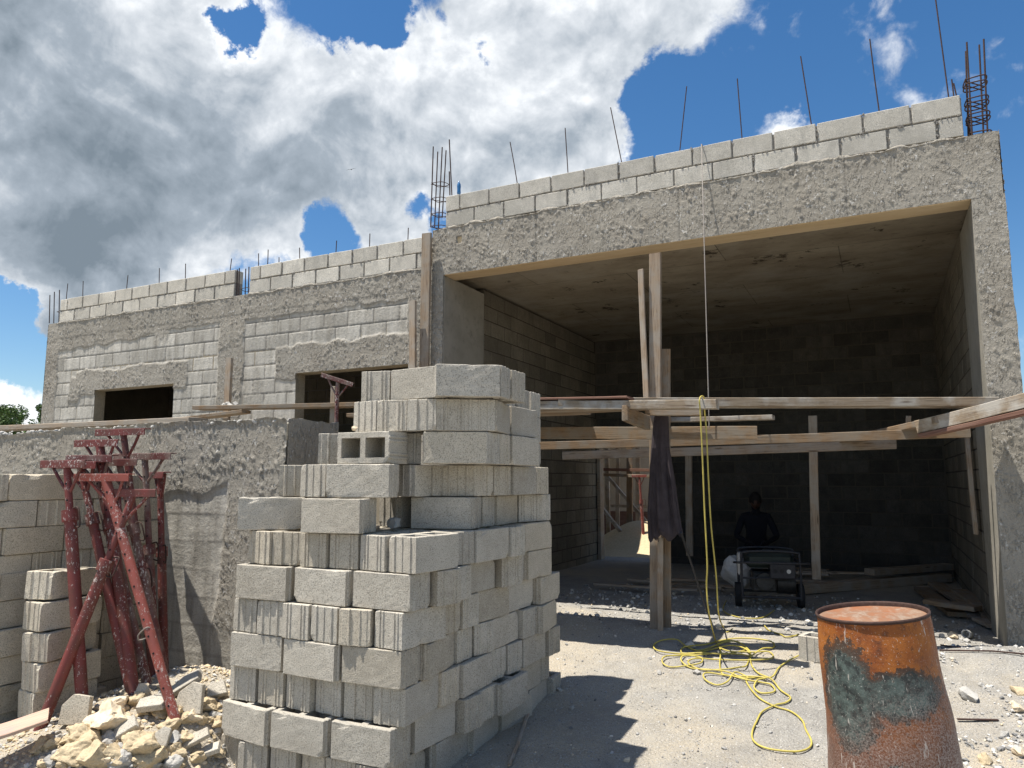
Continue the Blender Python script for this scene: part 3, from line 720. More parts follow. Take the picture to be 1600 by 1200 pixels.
def low_end():
    res = .012; us = np.arange(LY-.02, LY+.52, res); vs = np.arange(0, LZ+.02, res); U, V = np.meshgrid(us, vs); z = np.zeros_like(U)
    top = LZ+.03*(fbm(us/.15, us*0, 3, 24)-.5); V2 = np.minimum(V, top[None, :])
    return grid_mesh(LX1+.012+.35*splat(U, V, 31), U, V2, dict(plaster=z+1, joint=z, tone=z+1))
lpart('end_face', low_end(), 'wall')
b = MB(); b.box(((-9+LX1)/2, LY+.10, .98), (LX1+9-.01, .18, 2.14), ch=.01); b.box((LX1-.1, LY+.26, .98), (.19, .51, 2.15), ch=.01)
lpart('wall_core', b.mesh(), 'concrete')
b = MB(); r_ = random.Random(3)       # mortar crumbs along the crest
for k in range(240):
    x = r_.uniform(-7.5, LX1); s = r_.uniform(.008, .026)
    b.box((x, LY+r_.uniform(-.02, .16), LZ-.015+r_.uniform(-.01, .012)), (s*1.8, s*1.3, s), Euler((r_.uniform(-.6, .6), r_.uniform(-.6, .6), r_.uniform(0, 3))).to_matrix(), ch=s*.3)
lpart('mortar_crest', b.mesh(), 'rubble_grey')

# ------------------------------------------------------------ hollow concrete blocks
def block_mesh(L_=.39, W=.19, H=.192, seed=0, chips=0, broken=False):
    r = random.Random(seed)
    prof = [(-.095, 0), (-.071, 0), (-.067, .006), (-.058, .006), (-.054, .0), (-.047, .0), (-.043, .006), (-.034, .006), (-.030, 0),
            (.030, 0), (.034, .006), (.043, .006), (.047, 0), (.054, 0), (.058, .006), (.067, .006), (.071, 0), (.095, 0)]
    if seed % 3 == 1: prof = [(-.095, 0), (-.066, 0), (-.061, .008), (-.050, .008), (-.045, 0), (-.006, 0), (-.003, .005), (.003, .005), (.006, 0), (.045, 0), (.050, .008), (.061, .008), (.066, 0), (.095, 0)]
    if seed % 3 == 2: prof = [(-.095, 0), (-.078, 0), (-.074, .004), (-.040, .004), (-.036, .009), (-.028, .009), (-.024, 0), (.024, 0), (.028, .009), (.036, .009), (.040, .004), (.074, .004), (.078, 0), (.095, 0)]
    prof = [(y*W/.19, o) for y, o in prof]; hl = L_/2-.006
    xs_ = [hl*(1-2*i/10) for i in (.4, 1, 2, 3.2, 4.4, 5.6, 6.8, 8, 9, 9.6)]
    out = [(hl+o, y) for y, o in prof]+[(x, W/2) for x in xs_]+[(-hl-o, -y) for y, o in prof]+[(-x, -W/2) for x in xs_]
    cells = [[(x0, -.06), (x1, -.06), (x1, .06), (x0, .06)] for x0, x1 in ((-.160*L_/.39, -.018), (.018, .160*L_/.39))]
    cells = [[(x, y*W/.19) for x, y in c] for c in cells]
    bm = bmesh.new(); e_ = .0035
    zs = [0, e_, .014, .035, .065, H*.5, H-.065, H-.035, H-.014, H-e_, H]; rings = []
    for i, z in enumerate(zs):
        k = (1-e_/hl, 1-e_/(W/2)) if i in (0, 10) else (1, 1)
        rings.append([bm.verts.new((x*k[0], y*k[1], z)) for x, y in out])
    n = len(out)
    for a in range(10):
        for i in range(n): bm.faces.new((rings[a][i], rings[a][(i+1) % n], rings[a+1][(i+1) % n], rings[a+1][i]))
    cr = []
    for c in cells:
        lo = [bm.verts.new((x, y, 0)) for x, y in c]; fl = [bm.verts.new((x, y, .02)) for x, y in c]; hi = [bm.verts.new((x, y, H)) for x, y in c]; cr.append((lo, hi))
        bm.faces.new(fl)  # added floor closes each cell so sun cannot leak through the pile
        for i in range(4): bm.faces.new((lo[(i+1) % 4], lo[i], fl[i], fl[(i+1) % 4])); bm.faces.new((fl[(i+1) % 4], fl[i], hi[i], hi[(i+1) % 4]))
    for which, ring, flip in ((0, rings[0], True), (1, rings[10], False)):
        ed = []
        for loop in [ring]+[c[which] for c in cr]:
            for i in range(len(loop)):
                x = bm.edges.get((loop[i], loop[(i+1) % len(loop)]))
                ed.append(x if x else bm.edges.new((loop[i], loop[(i+1) % len(loop)])))
        bmesh.ops.triangle_fill(bm, edges=ed, use_beauty=True)
    for _ in range(chips):
        cx, cy, cz = r.choice((-1, 1, r.uniform(-1, 1)))*L_/2, r.choice((-1, 1))*W/2, r.choice((0, H, H)); rad = r.uniform(.015, .038)
        for v in bm.verts:
            d = (v.co-Vector((cx, cy, cz))).length
            if d < rad: v.co += (Vector((0, 0, H/2))-v.co).normalized()*(rad-d)*.55
    for v in bm.verts: v.co += Vector((r.uniform(-1, 1), r.uniform(-1, 1), r.uniform(-1, 1)))*.0007
    me = bpy.data.meshes.new('block'); bm.to_mesh(me); bm.free()
    me.materials.append(MATS['block']); return me
BM = [block_mesh(seed=i, chips=1+i) for i in range(7)]
ORD = ['', 'first', 'second', 'third', 'fourth', 'fifth', 'sixth', 'seventh', 'eighth', 'ninth', 'tenth', 'eleventh', 'twelfth', 'thirteenth', 'fourteenth']
NB = [0]
def put_block(c, ang, label, group, roll=None, me=None, mat=None, name='concrete_block', tilt=0.0):
    # c = centre of the underside; ang = direction of the long side
    o = link(name, me or BM[random.choice((0, 0, 1, 1, 2, 3, 4, 5, 6))], 'block')
    M = Matrix.Translation(c) @ Matrix.Rotation(ang, 4, 'Z')
    if tilt: M = M @ Matrix.Rotation(tilt, 4, 'Y')
    if roll: M = M @ Matrix.Translation((0, 0, .095)) @ Matrix.Rotation(roll, 4, 'X') @ Matrix.Translation((0, 0, -.095))
    o.matrix_world = M
    tag(o, label, 'concrete block', group); NB[0] += 1; return o
def wxy(px, F, z):        # a sight line at forward distance F, as a plan position
    dz = z-EYE; X = (px-800)/FOC*(F*ct+dz*st); return Vector((X*cw-F*sw, X*sw+F*cw, 0))
def solve_end(P, px, Ln, z, near, fallback):
    # point on the sight line of px at distance Ln from P
    A = wxy(px, 0, z); B = wxy(px, 1, z)-A
    d = A-P; a = B.dot(B); b_ = 2*B.dot(d); c_ = d.dot(d)-Ln*Ln; D = b_*b_-4*a*c_
    F = -b_/(2*a) if D < 0 else (-b_+(-1 if near else 1)*math.sqrt(D))/(2*a)
    Q = A+B*F; return P+(Q-P).normalized()*Ln
PG = 'blocks stacked in the tall pile'
ROWH, PZ0 = .197, -.028
XC, YC = -2.268, 3.318
def piece(P, Q, z, kind, label, push=0.0):
    # face from P (left) to Q (right); body lies away from the viewer's side (left-hand normal)
    u = (Q-P).normalized(); nrm = Vector((-u.y, u.x, 0))
    if kind == 'S': c = (P+Q)/2+nrm*(.095-push); a = math.atan2(u.y, u.x)
    else: c = (P+Q)/2+nrm*(.195-push); a = math.atan2(nrm.y, nrm.x)
    c.z = z; put_block(c, a+random.uniform(-.025, .025), label, PG)
def rowname(k): return 'bottom row' if k == 1 else ('top row' if k == 12 else f'{ORD[k]} row up')
def desc(kind, face, i, k, corner=False):
    side = 'smooth side out' if kind == 'S' else 'ribbed end out'
    return f'block, {side}, {ORD[i]} from the corner on the {face} face, {rowname(k)}'
def lay(P, ang, pattern, z, face, k, ret=False, jit=.012, rev=False):
    # lays pieces one after another from P along ang
    u = Vector((math.cos(ang), math.sin(ang), 0)); p = Vector(P); i = 0; n_ = len(pattern); ex = .05/n_ if face == 'short' else 0
    for t in pattern:
        i += 1; w = .39 if t == 'S' else .19; g = random.uniform(.003, .014)
        a = p+u*g; b_ = a+u*w; j = random.gauss(0, jit); tw = random.gauss(0, .012)
        nn = Vector((u.y, -u.x, 0))
        piece(a+nn*(j-tw), b_+nn*(j+tw), z, t, desc(t, face, (n_+1-i) if rev else i, k))
        p = b_+u*ex
    return p
random.seed(21)
ANG = 0.0
# lower seven rows, front (short) face laid left to corner
low = {1: 'HHHHHH', 2: 'SSS', 3: 'HHHHHH', 4: 'SSS', 5: 'HHHHHH', 6: 'SSS', 7: 'HHHHHH'}
offx = {1: -.10, 2: -.075, 3: -.04, 4: -.03, 5: -.03, 6: .0, 7: .045}
offy = {1: 0.0, 2: -.035, 3: .01, 4: -.01, 5: -.02, 6: .0, 7: .0}
sides = {1: 'SSSSH', 2: 'SHHSSH', 3: 'HSHHSH', 4: 'SHHSHS', 5: 'HHSSS', 6: 'HHSHHSH', 7: 'HSHHS'}
for k in range(1, 8):
    z = PZ0+ROWH*(k-1); pat = low[k]; x0 = XC+offx[k]-1.225
    lay((x0, YC+offy[k]+random.uniform(-.01, .01), 0), random.gauss(0, .012)+.01, pat, z, 'short', k, rev=True)
    dep = .20 if pat[0] == 'S' else .40
    p = lay((XC+offx[k]*.7, YC+dep+.01, 0), R(90)-.01, sides[k], z, 'long', k, jit=.033)
# filler courses just behind the short face where the stepped top lies open
for k in (6, 7):
    z = PZ0+ROWH*(k-1)
    for q in range(3):
        for j in range(2):
            put_block(Vector((XC-.42-.4*q-.05, YC+.52+.2*j, z)), random.gauss(0, .02), 'grey block hidden inside the lower tall pile behind its short face', PG)
# upper rows, block by block (px of left edge, forward distance, px of right edge, kind)
upper = {
 8: [[(370, 4.48, 468, 'S', 0), (469.5, 4.28, 562, 'S', 1)], [(592, 4.80, 620, 'H', 1), (621, 4.86, 655, 'H', 1)], [(641, 4.62, 737, 'S', 1), (738, None, 753, 'H', 0), (755, None, 774, 'H', 0), (776, None, 809, 'S', 0), (811, None, 839, 'H', 0), (841, None, 861, 'H', 0)]],
 9: [[(436, 4.55, 468, 'H', 0), (469, 4.45, 508, 'H', 1)], [(508, 4.30, 609, 'S', 1)], [(611, 4.62, 645, 'H', 1), (646, 4.66, 692, 'H', 1), (693, 4.62, 746, 'H', 1), (746, None, 772, 'H', 0), (774, None, 799, 'H', 0), (804, None, 839, 'S', 0), (841, None, 858, 'H', 0)]],
 10: [[(497, 4.6, 526, 'H', 0)], [(609, 4.55, 659, 'H', 1), (660, 4.42, 763, 'S', 1), (764, None, 782, 'H', 0), (785, None, 798, 'H', 0), (800, None, 843, 'S', 0)]],
 11: [[(552, 4.6, 587, 'H', 1), (588, 4.5, 634, 'H', 1), (635, 4.45, 680, 'H', 1), (682, 4.40, 724, 'H', 0), (725, 4.42, 763, 'H', 0), (764, None, 797, 'S', 0), (799, None, 840, 'S', 0)]],
 12: [[(564, 4.62, 608, 'H', 1), (609, None, 678, 'S', 1), (680, 4.30, 781, 'S', 0), (783, None, 799, 'H', 0), (800, None, 822, 'H', 0)]]}
for k, groups in upper.items():
    z = PZ0+ROWH*(k-1); i = 0
    for g in groups:
        last = None
        for pxl, F, pxr, kind, near in g:
            i += 1; w = .39 if kind == 'S' else .19
            P = wxy(pxl, F, z+.1) if F else last+(Vector((.006, .006, 0)))
            Q = solve_end(P, pxr, w, z+.1, bool(near), None)
            if F is None and not near:       # long face: keep it running back into the depth
                u = (Q-P).normalized()
                if u.y < .75: u = Vector((u.x*.4, 1, 0)).normalized()
                Q = P+u*w
            side = 'smooth side out' if kind == 'S' else 'ribbed end out'
            if F or near:                    # front pieces stay roughly square to the pile
                aa = math.atan2((Q-P).y, (Q-P).x); aa = min(max(aa, R(-8)), R(34)); Q = P+Vector((math.cos(aa), math.sin(aa), 0))*w
            piece(P, Q, z, kind, f'block, {side}, {ORD[i]} from the left in the tall pile, {rowname(k)}'); last = Q
# filler behind upper rows so the pile is solid
for k in (8, 9, 10, 11, 12):
    for q, (x, y) in enumerate(((-2.62, 4.62), (-2.62, 4.83), (-2.60, 5.04), (-2.60, 5.25), (-2.98, 4.85), (-2.98, 5.1))):
        if k > 11 and q > 3: continue
        put_block(Vector((x, y, PZ0+ROWH*(k-1))), random.gauss(0, .03), 'grey block hidden inside the upper rows of the tall pile behind its corner', PG)
# the block laid on its side with the open cell showing, and the lump of broken block on it
P = wxy(526, 4.50, 1.9); Q = solve_end(P, 609, .39, 1.9, True, None); u = (Q-P).normalized(); nrm = Vector((-u.y, u.x, 0)); c = (P+Q)/2+nrm*.10; c.z = PZ0+ROWH*9
put_block(c, math.atan2(u.y, u.x), 'grey block lying on its side in the tall pile, its open cells facing out', PG, roll=R(90))
random.seed(5)
def rock(name, pos, s, mat, label, cat, group=None, seed=1, sub=3, sc=(1, .85, .7), fine=.08, rot=None):
    me = stone_mesh(seed, sub, .25, sc, fine); o = link(name, me, mat); o.location = pos; o.scale = (s, s, s)
    o.rotation_euler = rot or (random.uniform(-.4, .4), random.uniform(-.4, .4), random.uniform(0, 6)); tag(o, label, cat, group); return o
pp = wxy(617, 4.55, 1.36); rock('concrete_lump', (pp.x, pp.y, PZ0+7*ROWH+.035), .065, 'rubble_grey', 'broken lump of grey concrete on top of the open block cells in the tall pile', 'rubble', seed=3)
pp = wxy(546, 4.5, 2.1); rock('concrete_lump', (pp.x+.02, pp.y+.03, PZ0+10*ROWH+.02), .03, 'limestone_pale', 'small pinkish chip on the tall pile beside its upended open block', 'rubble', seed=5)

# left stack: blocks of a smaller height, face running back to the wall
SG = 'blocks stacked by the red props'
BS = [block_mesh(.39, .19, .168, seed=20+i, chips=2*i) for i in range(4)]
for _b in BS: _b.materials[0] = MATS['block_bounce']
random.seed(8)
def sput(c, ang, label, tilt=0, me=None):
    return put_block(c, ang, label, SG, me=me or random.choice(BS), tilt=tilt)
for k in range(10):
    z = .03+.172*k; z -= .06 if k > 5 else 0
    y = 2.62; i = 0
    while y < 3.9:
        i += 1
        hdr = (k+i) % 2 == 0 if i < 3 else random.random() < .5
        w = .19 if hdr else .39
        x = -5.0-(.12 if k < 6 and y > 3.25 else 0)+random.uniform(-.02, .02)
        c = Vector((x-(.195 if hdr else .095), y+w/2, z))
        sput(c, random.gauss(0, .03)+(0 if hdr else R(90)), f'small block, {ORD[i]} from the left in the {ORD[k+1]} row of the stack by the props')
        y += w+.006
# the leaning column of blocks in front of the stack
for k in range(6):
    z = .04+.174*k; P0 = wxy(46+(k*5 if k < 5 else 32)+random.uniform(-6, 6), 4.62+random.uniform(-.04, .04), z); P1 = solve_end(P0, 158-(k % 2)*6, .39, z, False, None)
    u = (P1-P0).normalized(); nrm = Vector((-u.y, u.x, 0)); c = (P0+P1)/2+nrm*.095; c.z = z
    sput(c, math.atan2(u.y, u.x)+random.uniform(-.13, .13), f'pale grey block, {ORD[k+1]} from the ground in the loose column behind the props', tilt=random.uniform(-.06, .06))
# lone block beside the drum
bo = onground(1272, 1034); p = put_block(Vector((bo.x+.03, bo.y+.17, bo.z)), R(74), 'single grey hollow block standing on the gravel behind the rusty drum', 'loose blocks')
del p['group']

# ------------------------------------------------------------ timber
def board(p0, p1, w, h, mat, label, name='timber_board', cat='board', group=None, roll=0.0, bow=.004, parent=None, side=None, seg=9):
    # w = breadth across (horizontal), h = height
    p0 = Vector(p0); p1 = Vector(p1); d = p1-p0; Ln = d.length; x = d.normalized()
    ref = Vector((0, 0, 1)) if abs(x.z) < .9 else (side or Vector((0, -1, 0)))
    yv = ref.cross(x).normalized(); zv = x.cross(yv); r = random.Random(int(Ln*1000)+int(abs(p0.x)*97))
    b = MB(); ch = .004; vs = []; fs = []
    ring = [(-w/2+ch, -h/2), (w/2-ch, -h/2), (w/2, -h/2+ch), (w/2, h/2-ch), (w/2-ch, h/2), (-w/2+ch, h/2), (-w/2, h/2-ch), (-w/2, -h/2+ch)]
    for i in range(seg+1):
        t = i/seg; by = bow*math.sin(t*math.pi)*1.0+r.uniform(-.0012, .0012); bz = r.uniform(-.0012, .0012)-bow*math.sin(t*math.pi)
        for (a, c_) in ring: vs.append((t*Ln+(r.uniform(-.006, .006) if i in (0, seg) else 0), a+by, c_+bz))
    n = 8
    for i in range(seg):
        for k in range(n): fs.append((i*n+k, i*n+(k+1) % n, (i+1)*n+(k+1) % n, (i+1)*n+k))
    fs.append(tuple(range(n))[::-1]); fs.append(tuple(seg*n+k for k in range(n)))
    fs = [f[::-1] for f in fs]
    bmx = bmesh.new(); bv = [bmx.verts.new(v) for v in vs]
    for f in fs: bmx.faces.new([bv[i] for i in f])
    bmesh.ops.recalc_face_normals(bmx, faces=bmx.faces); me = bpy.data.meshes.new(name); bmx.to_mesh(me); bmx.free()
    o = link(name, me, mat, parent)
    M = Matrix((x, yv, zv)).transposed().to_4x4(); M = Matrix.Translation(p0) @ M @ Matrix.Rotation(roll, 4, 'X')
    if parent is None: o.matrix_world = M
    else: o.matrix_basis = M
    if label: tag(o, label, cat, group)
    return o
SC = 'scaffold timbers of the open bay'
# main twin post in front of the bay, and the slim leaning strip
px_ = aty(1026, 396, 7.08)
board((-2.0, 7.08, .1), (-1.915, 7.08, px_.z), .115, .05, 'wood', 'tall grey timber post standing before the open bay, jacket hung on it', 'timber_post', 'post', SC, roll=0)
board((-1.93, 7.17, .12), aty(1040, 546, 7.17), .09, .05, 'wood_warm', 'shorter timber doubled behind the tall post of the open bay', 'timber_post', 'post', SC)
board(aty(1010, 622, 7.02), aty(1001, 421, 7.02), .055, .03, 'wood', 'slim weathered strip leaning just left of the tall post', 'timber_strip', 'board', SC)
board(aty(1032, 992, 7.0), aty(1032, 840, 7.0), .05, .03, 'wood', 'short pale strip nailed to the foot of the tall post', 'timber_strip', 'board', SC)
# posts on the left front
board(aty(661, 700, 7.24), aty(667, 365, 7.24), .125, .04, 'wood', 'tall timber plank standing against the corner between bay and left wing', 'timber_post', 'post')
board(aty(646, 700, 7.14), aty(645, 470, 7.14), .085, .04, 'wood', 'shorter timber standing left of the tall corner plank', 'timber_post', 'post')
board(aty(352, 700, 7.05), aty(359, 560, 7.05), .10, .045, 'wood', 'short leaning timber stub between the two window openings', 'timber_post', 'post')
# platform
A0 = aty(1000, 629, 6.32); A1 = aty(1553, 629, 7.16)
board(A0+(A0-A1)*.25, A1, .20, .075, 'wood_cement', 'longest cement-caked plank crossing the open bay to the right pillar', 'scaffold_plank', 'plank', SC)
B0 = aty(842, 633, 6.08); B1 = aty(1121, 632, 6.08)
board(B0+(B0-B1)*.9, B1, .11, .075, 'wood_cement', 'front plank of the scaffold deck, ending where the yellow hose hangs', 'scaffold_plank', 'plank', SC)
zt = B0.z
for i, (yy, xe, mt, lb) in enumerate(((6.24, -2.0, 'wood_warm', 'second deck plank from the front of the scaffold, warm brown'), (6.46, -2.15, 'wood', 'third deck plank from the front of the scaffold'),
                           (6.68, -1.95, 'wood_warm', 'fourth deck plank from the front of the scaffold'), (6.88, -2.6, 'wood', 'rearmost deck plank of the scaffold'))):
    board((-5.0, yy, zt+.005*i), (xe, yy+.02, zt+.003*i-.01), .222, .04, mt, lb, 'scaffold_plank', 'plank', SC)
board(aty(800, 622, 6.12)+Vector((-.5, 0, .0)), aty(986, 622, 6.12), .22, .02, 'wood_red', 'thin red-stained form board lying on the scaffold deck', 'form_board', 'board')
board(aty(976, 645, 5.98), aty(1012, 661, 6.75), .05, .13, 'wood_warm', 'short timber bracket jutting out under the scaffold deck', 'timber_bracket', 'board', SC)
board(aty(780, 676, 6.96), aty(1183, 676, 6.96), .05, .12, 'wood_warm', 'brown ledger beam under the scaffold deck ending right of the jacket', 'timber_beam', 'beam', SC)
board(aty(836, 697, 7.5), aty(1515, 676, 7.5), .05, .085, 'wood_warm', 'long brown ledger spanning the full bay at the pillars', 'timber_beam', 'beam', SC)
board(aty(880, 712, 8.6), aty(1400, 694, 8.6), .05, .10, 'wood', 'dark beam deeper inside the bay behind the long ledger', 'timber_beam', 'beam')
board(aty(1010, 644, 6.85), aty(1096, 644, 6.85), .09, .06, 'wood_warm', 'short brown offcut wedged under the deck beside the tall post', 'timber_block', 'board', SC)
board(aty(1030, 656, 7.3), aty(1208, 652, 7.2), .10, .045, 'wood_cement', 'pale plank end poking out under the long plank', 'scaffold_plank', 'plank', SC)
board(aty(1312, 690, 8.8), aty(1480, 656, 7.05), .20, .055, 'wood_warm', 'brown plank slanting out of the bay towards the right pillar', 'scaffold_plank', 'plank', SC)
D0 = aty(1440, 668, 7.2); D1 = aty(1640, 618, 6.6)
board(D0, D1, .16, .11, 'wood_cement', 'pale thick plank running out past the right pillar at the frame edge', 'scaffold_plank', 'plank', SC)
board(aty(1440, 681, 7.15), aty(1650, 633, 6.55), .10, .035, 'wood_red', 'thin red-brown board under the plank passing the right pillar', 'form_board', 'board', SC)
board(aty(1276, 905, 9.3), aty(1270, 650, 9.3), .095, .05, 'wood', 'thin inner post standing in the middle of the dark bay', 'timber_post', 'post', SC)
board(aty(1078, 868, 11.3), aty(1076, 700, 11.3), .10, .06, 'wood', 'inner post deep in the bay left of the seated person', 'timber_post', 'post', SC)
board(aty(1420, 672, 8.6), aty(1420, 650, 8.6), .05, .04, 'wood', 'small timber stub above the long ledger near the right wall', 'timber_post', 'post', SC)
board(atx(1525, 835, .80), atx(1510, 668, .80), .04, .10, 'wood', 'board upright against the inside of the right pillar', 'timber_post', 'post', SC)
# twig rubbish and crumbs on the long ledger
b = MB()
for k in range(9):
    c0 = aty(1300+random.uniform(-12, 12), 686, 7.5); d = Vector((random.uniform(-1, 1), random.uniform(-.3, .3), random.uniform(.1, 1)))*.06; b.tube([c0, c0+d*.5+Vector((.01, 0, .005)), c0+d], .006, 5)
tag(b.build('twig_bundle', 'wood'), 'small bundle of twigs lying on the long ledger in the bay', 'twigs')
# left wing planks
board(aty(310, 638, 6.9), aty(580, 632, 6.9), .2, .05, 'wood_warm', 'long plank lying before the second window opening', 'scaffold_plank', 'plank', 'planks along the left wing')
board(aty(262, 658, 6.6), aty(385, 643, 6.8), .18, .04, 'wood_warm', 'shorter plank end between the window openings, below the long one', 'scaffold_plank', 'plank', 'planks along the left wing')
board(Vector((-9.2, 4.3, 2.17)), aty(310, 657, 4.3), .20, .045, 'wood', 'weathered plank laid along the top of the low wall', 'scaffold_plank', 'plank', 'planks along the left wing')
b = MB(); r_ = random.Random(4)
for k in range(14): b.box((-7.55+r_.uniform(-.12, .12), 6.9, 2.60+r_.uniform(0, .03)), (.06, .05, .03), Euler((r_.random(), r_.random(), r_.random())).to_matrix(), ch=.006)
tag(b.build('rubble_crumbs', 'rubble_grey'), 'small heap of crumbs on the plank between the window openings', 'rubble')
# painted plank bottom left and stick on the ground
q0 = onground(22, 1200, .12); q1 = onground(62, 1172, .16)
bp = board(q0+Vector((-.25, -.3, 0)), q1+Vector((.02, .02, .02)), .24, .02, 'wood_pink', 'pink-stained board end poking over the rubble at the lower left corner', 'form_board', 'board')
s0 = onground(828, 1108, .015); s1 = onground(796, 1199, .015); board(s0, s1, .022, .016, 'wood', 'thin stick lying on the shaded ground beside the tall pile', 'wooden_stick', 'stick')
# timber piled on the floor inside on the right
board(onground(1236, 930, .07), onground(1478, 910, .07), .18, .11, 'wood', 'long squared beam lying across the bay floor', 'timber_beam', 'beam')
board(onground(1360, 918, .20), onground(1484, 908, .20), .16, .08, 'wood', 'second beam lying on the long floor beam', 'timber_beam', 'beam')
for i, (a, c_, lb) in enumerate((((1440, 928), (1496, 968), 'left plank of the fan lying on the bay floor by the right wall'), ((1462, 924), (1520, 960), 'middle plank of the fan lying on the bay floor'),
                        ((1500, 940), (1538, 966), 'right short plank of the fan on the bay floor'), ((1450, 962), (1530, 974), 'low plank under the fan of planks on the bay floor'))):
    board(onground(*a, .06+.03*i), onground(*c_, .05+.03*i), .17, .045, 'wood_warm', lb, 'floor_plank', 'plank', 'planks on the bay floor')
for i, (a, c_) in enumerate((((1525, 975), (1548, 985)), ((1530, 950), (1546, 985)))):
    board(onground(*a, .05), onground(*c_, .04), .07, .03, 'wood', ('flat', 'upright')[i]+' offcut lying at the foot of the right pillar', 'timber_offcut', 'board')
# litter of thin timbers on the floor to the left of the generator
for i in range(12):
    x = random.uniform(-3.6, -1.6); y = random.uniform(9, 12); a = random.uniform(-.3, .3); ln = random.uniform(.5, 1.6)
    board((x, y, .28+.015*i), (x+ln*math.cos(a), y+ln*math.sin(a), .28+.015*i), .09, .025, 'wood', 'loose batten in the litter on the dark bay floor', 'loose_batten', 'batten', 'battens on the dark floor')

# ------------------------------------------------------------ behind the back door: sunlit yard with timbering
yw = tag(empty('yard_wall', (-5, 17.2, .2)), 'pale plastered wall behind the timbering seen through the back doorway', 'wall')
b = MB(); b.box((1, .1, 1.7), (8, .2, 3.4), ch=.01); b.build('wall_face', smooth_concrete('pale_render', (.40, .33, .25), (.52, .45, .36), (.25, .2, .15)), yw)
b = MB(); b.box((1, -.01, .35), (8, .06, .7), ch=.01); b.build('foot_board', 'wood_red', yw)
sh = np.meshgrid(np.linspace(-6.2, -3.2, 60), np.linspace(12.95, 16.3, 60)); hz = .2+.62*np.exp(-(((sh[0]+4.4)/.9)**2+((sh[1]-14.6)/.8)**2))+.03*fbm(sh[0]*5, sh[1]*5, 4, 2)
tag(link('sand_heap', grid_mesh(sh[0], sh[1], hz), 'sand'), 'heap of yellow sand beyond the back doorway', 'sand', kind='stuff')
dk = tag(empty('shade_deck', (-6.5, 15, 3.0)), 'added unseen board deck shading the yard beyond the back doorway', 'formwork')  # out of view, added to shade the sand and leave a lit strip
b = MB(); b.box((-.75, .2, .1), (4.7, 4.7, .05), ch=.004); b.build('shade_boards', 'wood', dk)
b = MB(); b.box((1.52, .2, 0), (.08, 4.7, .14), ch=.004); b.build('shade_joist', 'wood_red', dk)
TG = 'formwork timbers behind the back doorway'
def bd(a, c_, y, w, mat, lb, y2=None, name='formwork_timber'): board(aty(*a, y), aty(*c_, y2 or y), w, .06, mat, lb, name, 'timber', TG)
bd((951, 845), (948, 690), 15.2, .09, 'wood_cement', 'left upright of the formwork seen through the back doorway')
bd((984, 850), (984, 690), 14.6, .12, 'wood_warm', 'middle upright of the formwork seen through the back doorway')
bd((965, 845), (966, 690), 16.3, .09, 'wood', 'rear upright between the first two formwork uprights in the doorway')
bd((997, 850), (997, 690), 16.4, .10, 'wood', 'rear upright right of the middle one in the doorway')
bd((925, 741), (1045, 745), 14.3, .10, 'wood_warm', 'upper crosspiece of the formwork seen through the back doorway')
bd((955, 790), (1045, 792), 15.6, .08, 'wood_cement', 'lower crosspiece of the formwork seen through the back doorway')
bd((925, 733), (1045, 735), 14.5, .06, 'wood_red', 'red-brown rail above the upper crosspiece in the doorway')
bd((932, 782), (976, 838), 14.2, .09, 'wood_cement', 'lower left diagonal brace seen through the back doorway')
bd((950, 745), (1030, 838), 14.9, .07, 'wood_cement', 'long diagonal brace crossing the back doorway')
bd((948, 715), (975, 690), 15.4, .07, 'wood_cement', 'short upper diagonal brace in the back doorway')

# ------------------------------------------------------------ red steel props
def prop(base, head, half, hd, label, mat='red', inner=.5, holes=True, rt=.030, ri=.022, brace=.22, group='red steel props leaning in a bundle'):
    base = Vector(base); head = Vector(head); root = tag(empty('steel_prop', base), label, 'steel prop', group)
    Ti = Matrix.Translation(-base); ax = (head-base).normalized(); Ln = (head-base).length; hd = Vector(hd).normalized()
    def pt(me_b, name, m, par=root): me = me_b.mesh(); me.transform(Ti); return link(name, me, m, par)
    j = base+ax*Ln*(1-inner)
    if inner < 1: b = MB(); b.tube([base, j], rt, 12); b.tube([base+ax*.001, base+ax*.012], rt*1.9, 10); pt(b, 'outer_tube', mat)
    b = MB(); b.tube([j-ax*.02, head-ax*.005], ri, 12); it = pt(b, 'inner_tube', 'red_bright' if mat == 'red_bright' else mat)
    if inner < 1: b = MB(); b.tube([j-ax*.05, j+ax*.02], rt*1.35, 12); c = pt(b, 'collar', mat)
    else: pass
    sidev = ax.cross(hd).normalized(); toward = Vector((.45, -.9, 0)); toward = (toward-ax*toward.dot(ax)).normalized()
    if holes:
        n = int((Ln*inner-.1)/.105)
        hb = MB()
        for k in range(n):
            p_ = j+ax*(.08+k*.105)+toward*(ri-.001); hb.tube([p_, p_+toward*.0022], .0065, 8)  # raised dark discs paint in the shade of the pin holes
        pt(hb, 'pin_hole', 'dark', it)
    # head: angle-iron bar with two struts
    up = Vector((0, 0, 1)); pr = hd.cross(up).normalized(); M = Matrix((hd, pr, hd.cross(pr))).transposed()
    b = MB(); b.box(head, (half*2, .055, .007), M, ch=.001); b.box(head-up*.022+pr*.026, (half*2, .007, .045), M, ch=.001); pt(b, 'head_bar', mat)
    for s in (-1, 1):
        b = MB(); a0 = head+hd*s*half*.72-up*.01; a1 = head-ax*brace; b.tube([a0, (a0+a1)/2+hd*s*.006, a1], .010, 6); pt(b, 'brace', mat)
    if inner < 1:
        b = MB(); q = j+ax*.03; b.tube(catmull([q+hd*.03, q+hd*.08, q+hd*.08-ax*.11, q+hd*.035-ax*.11], 4), .005, 6); pt(b, 'pin_handle', 'rebar')
    return root
hx = Vector((1, .12, 0))
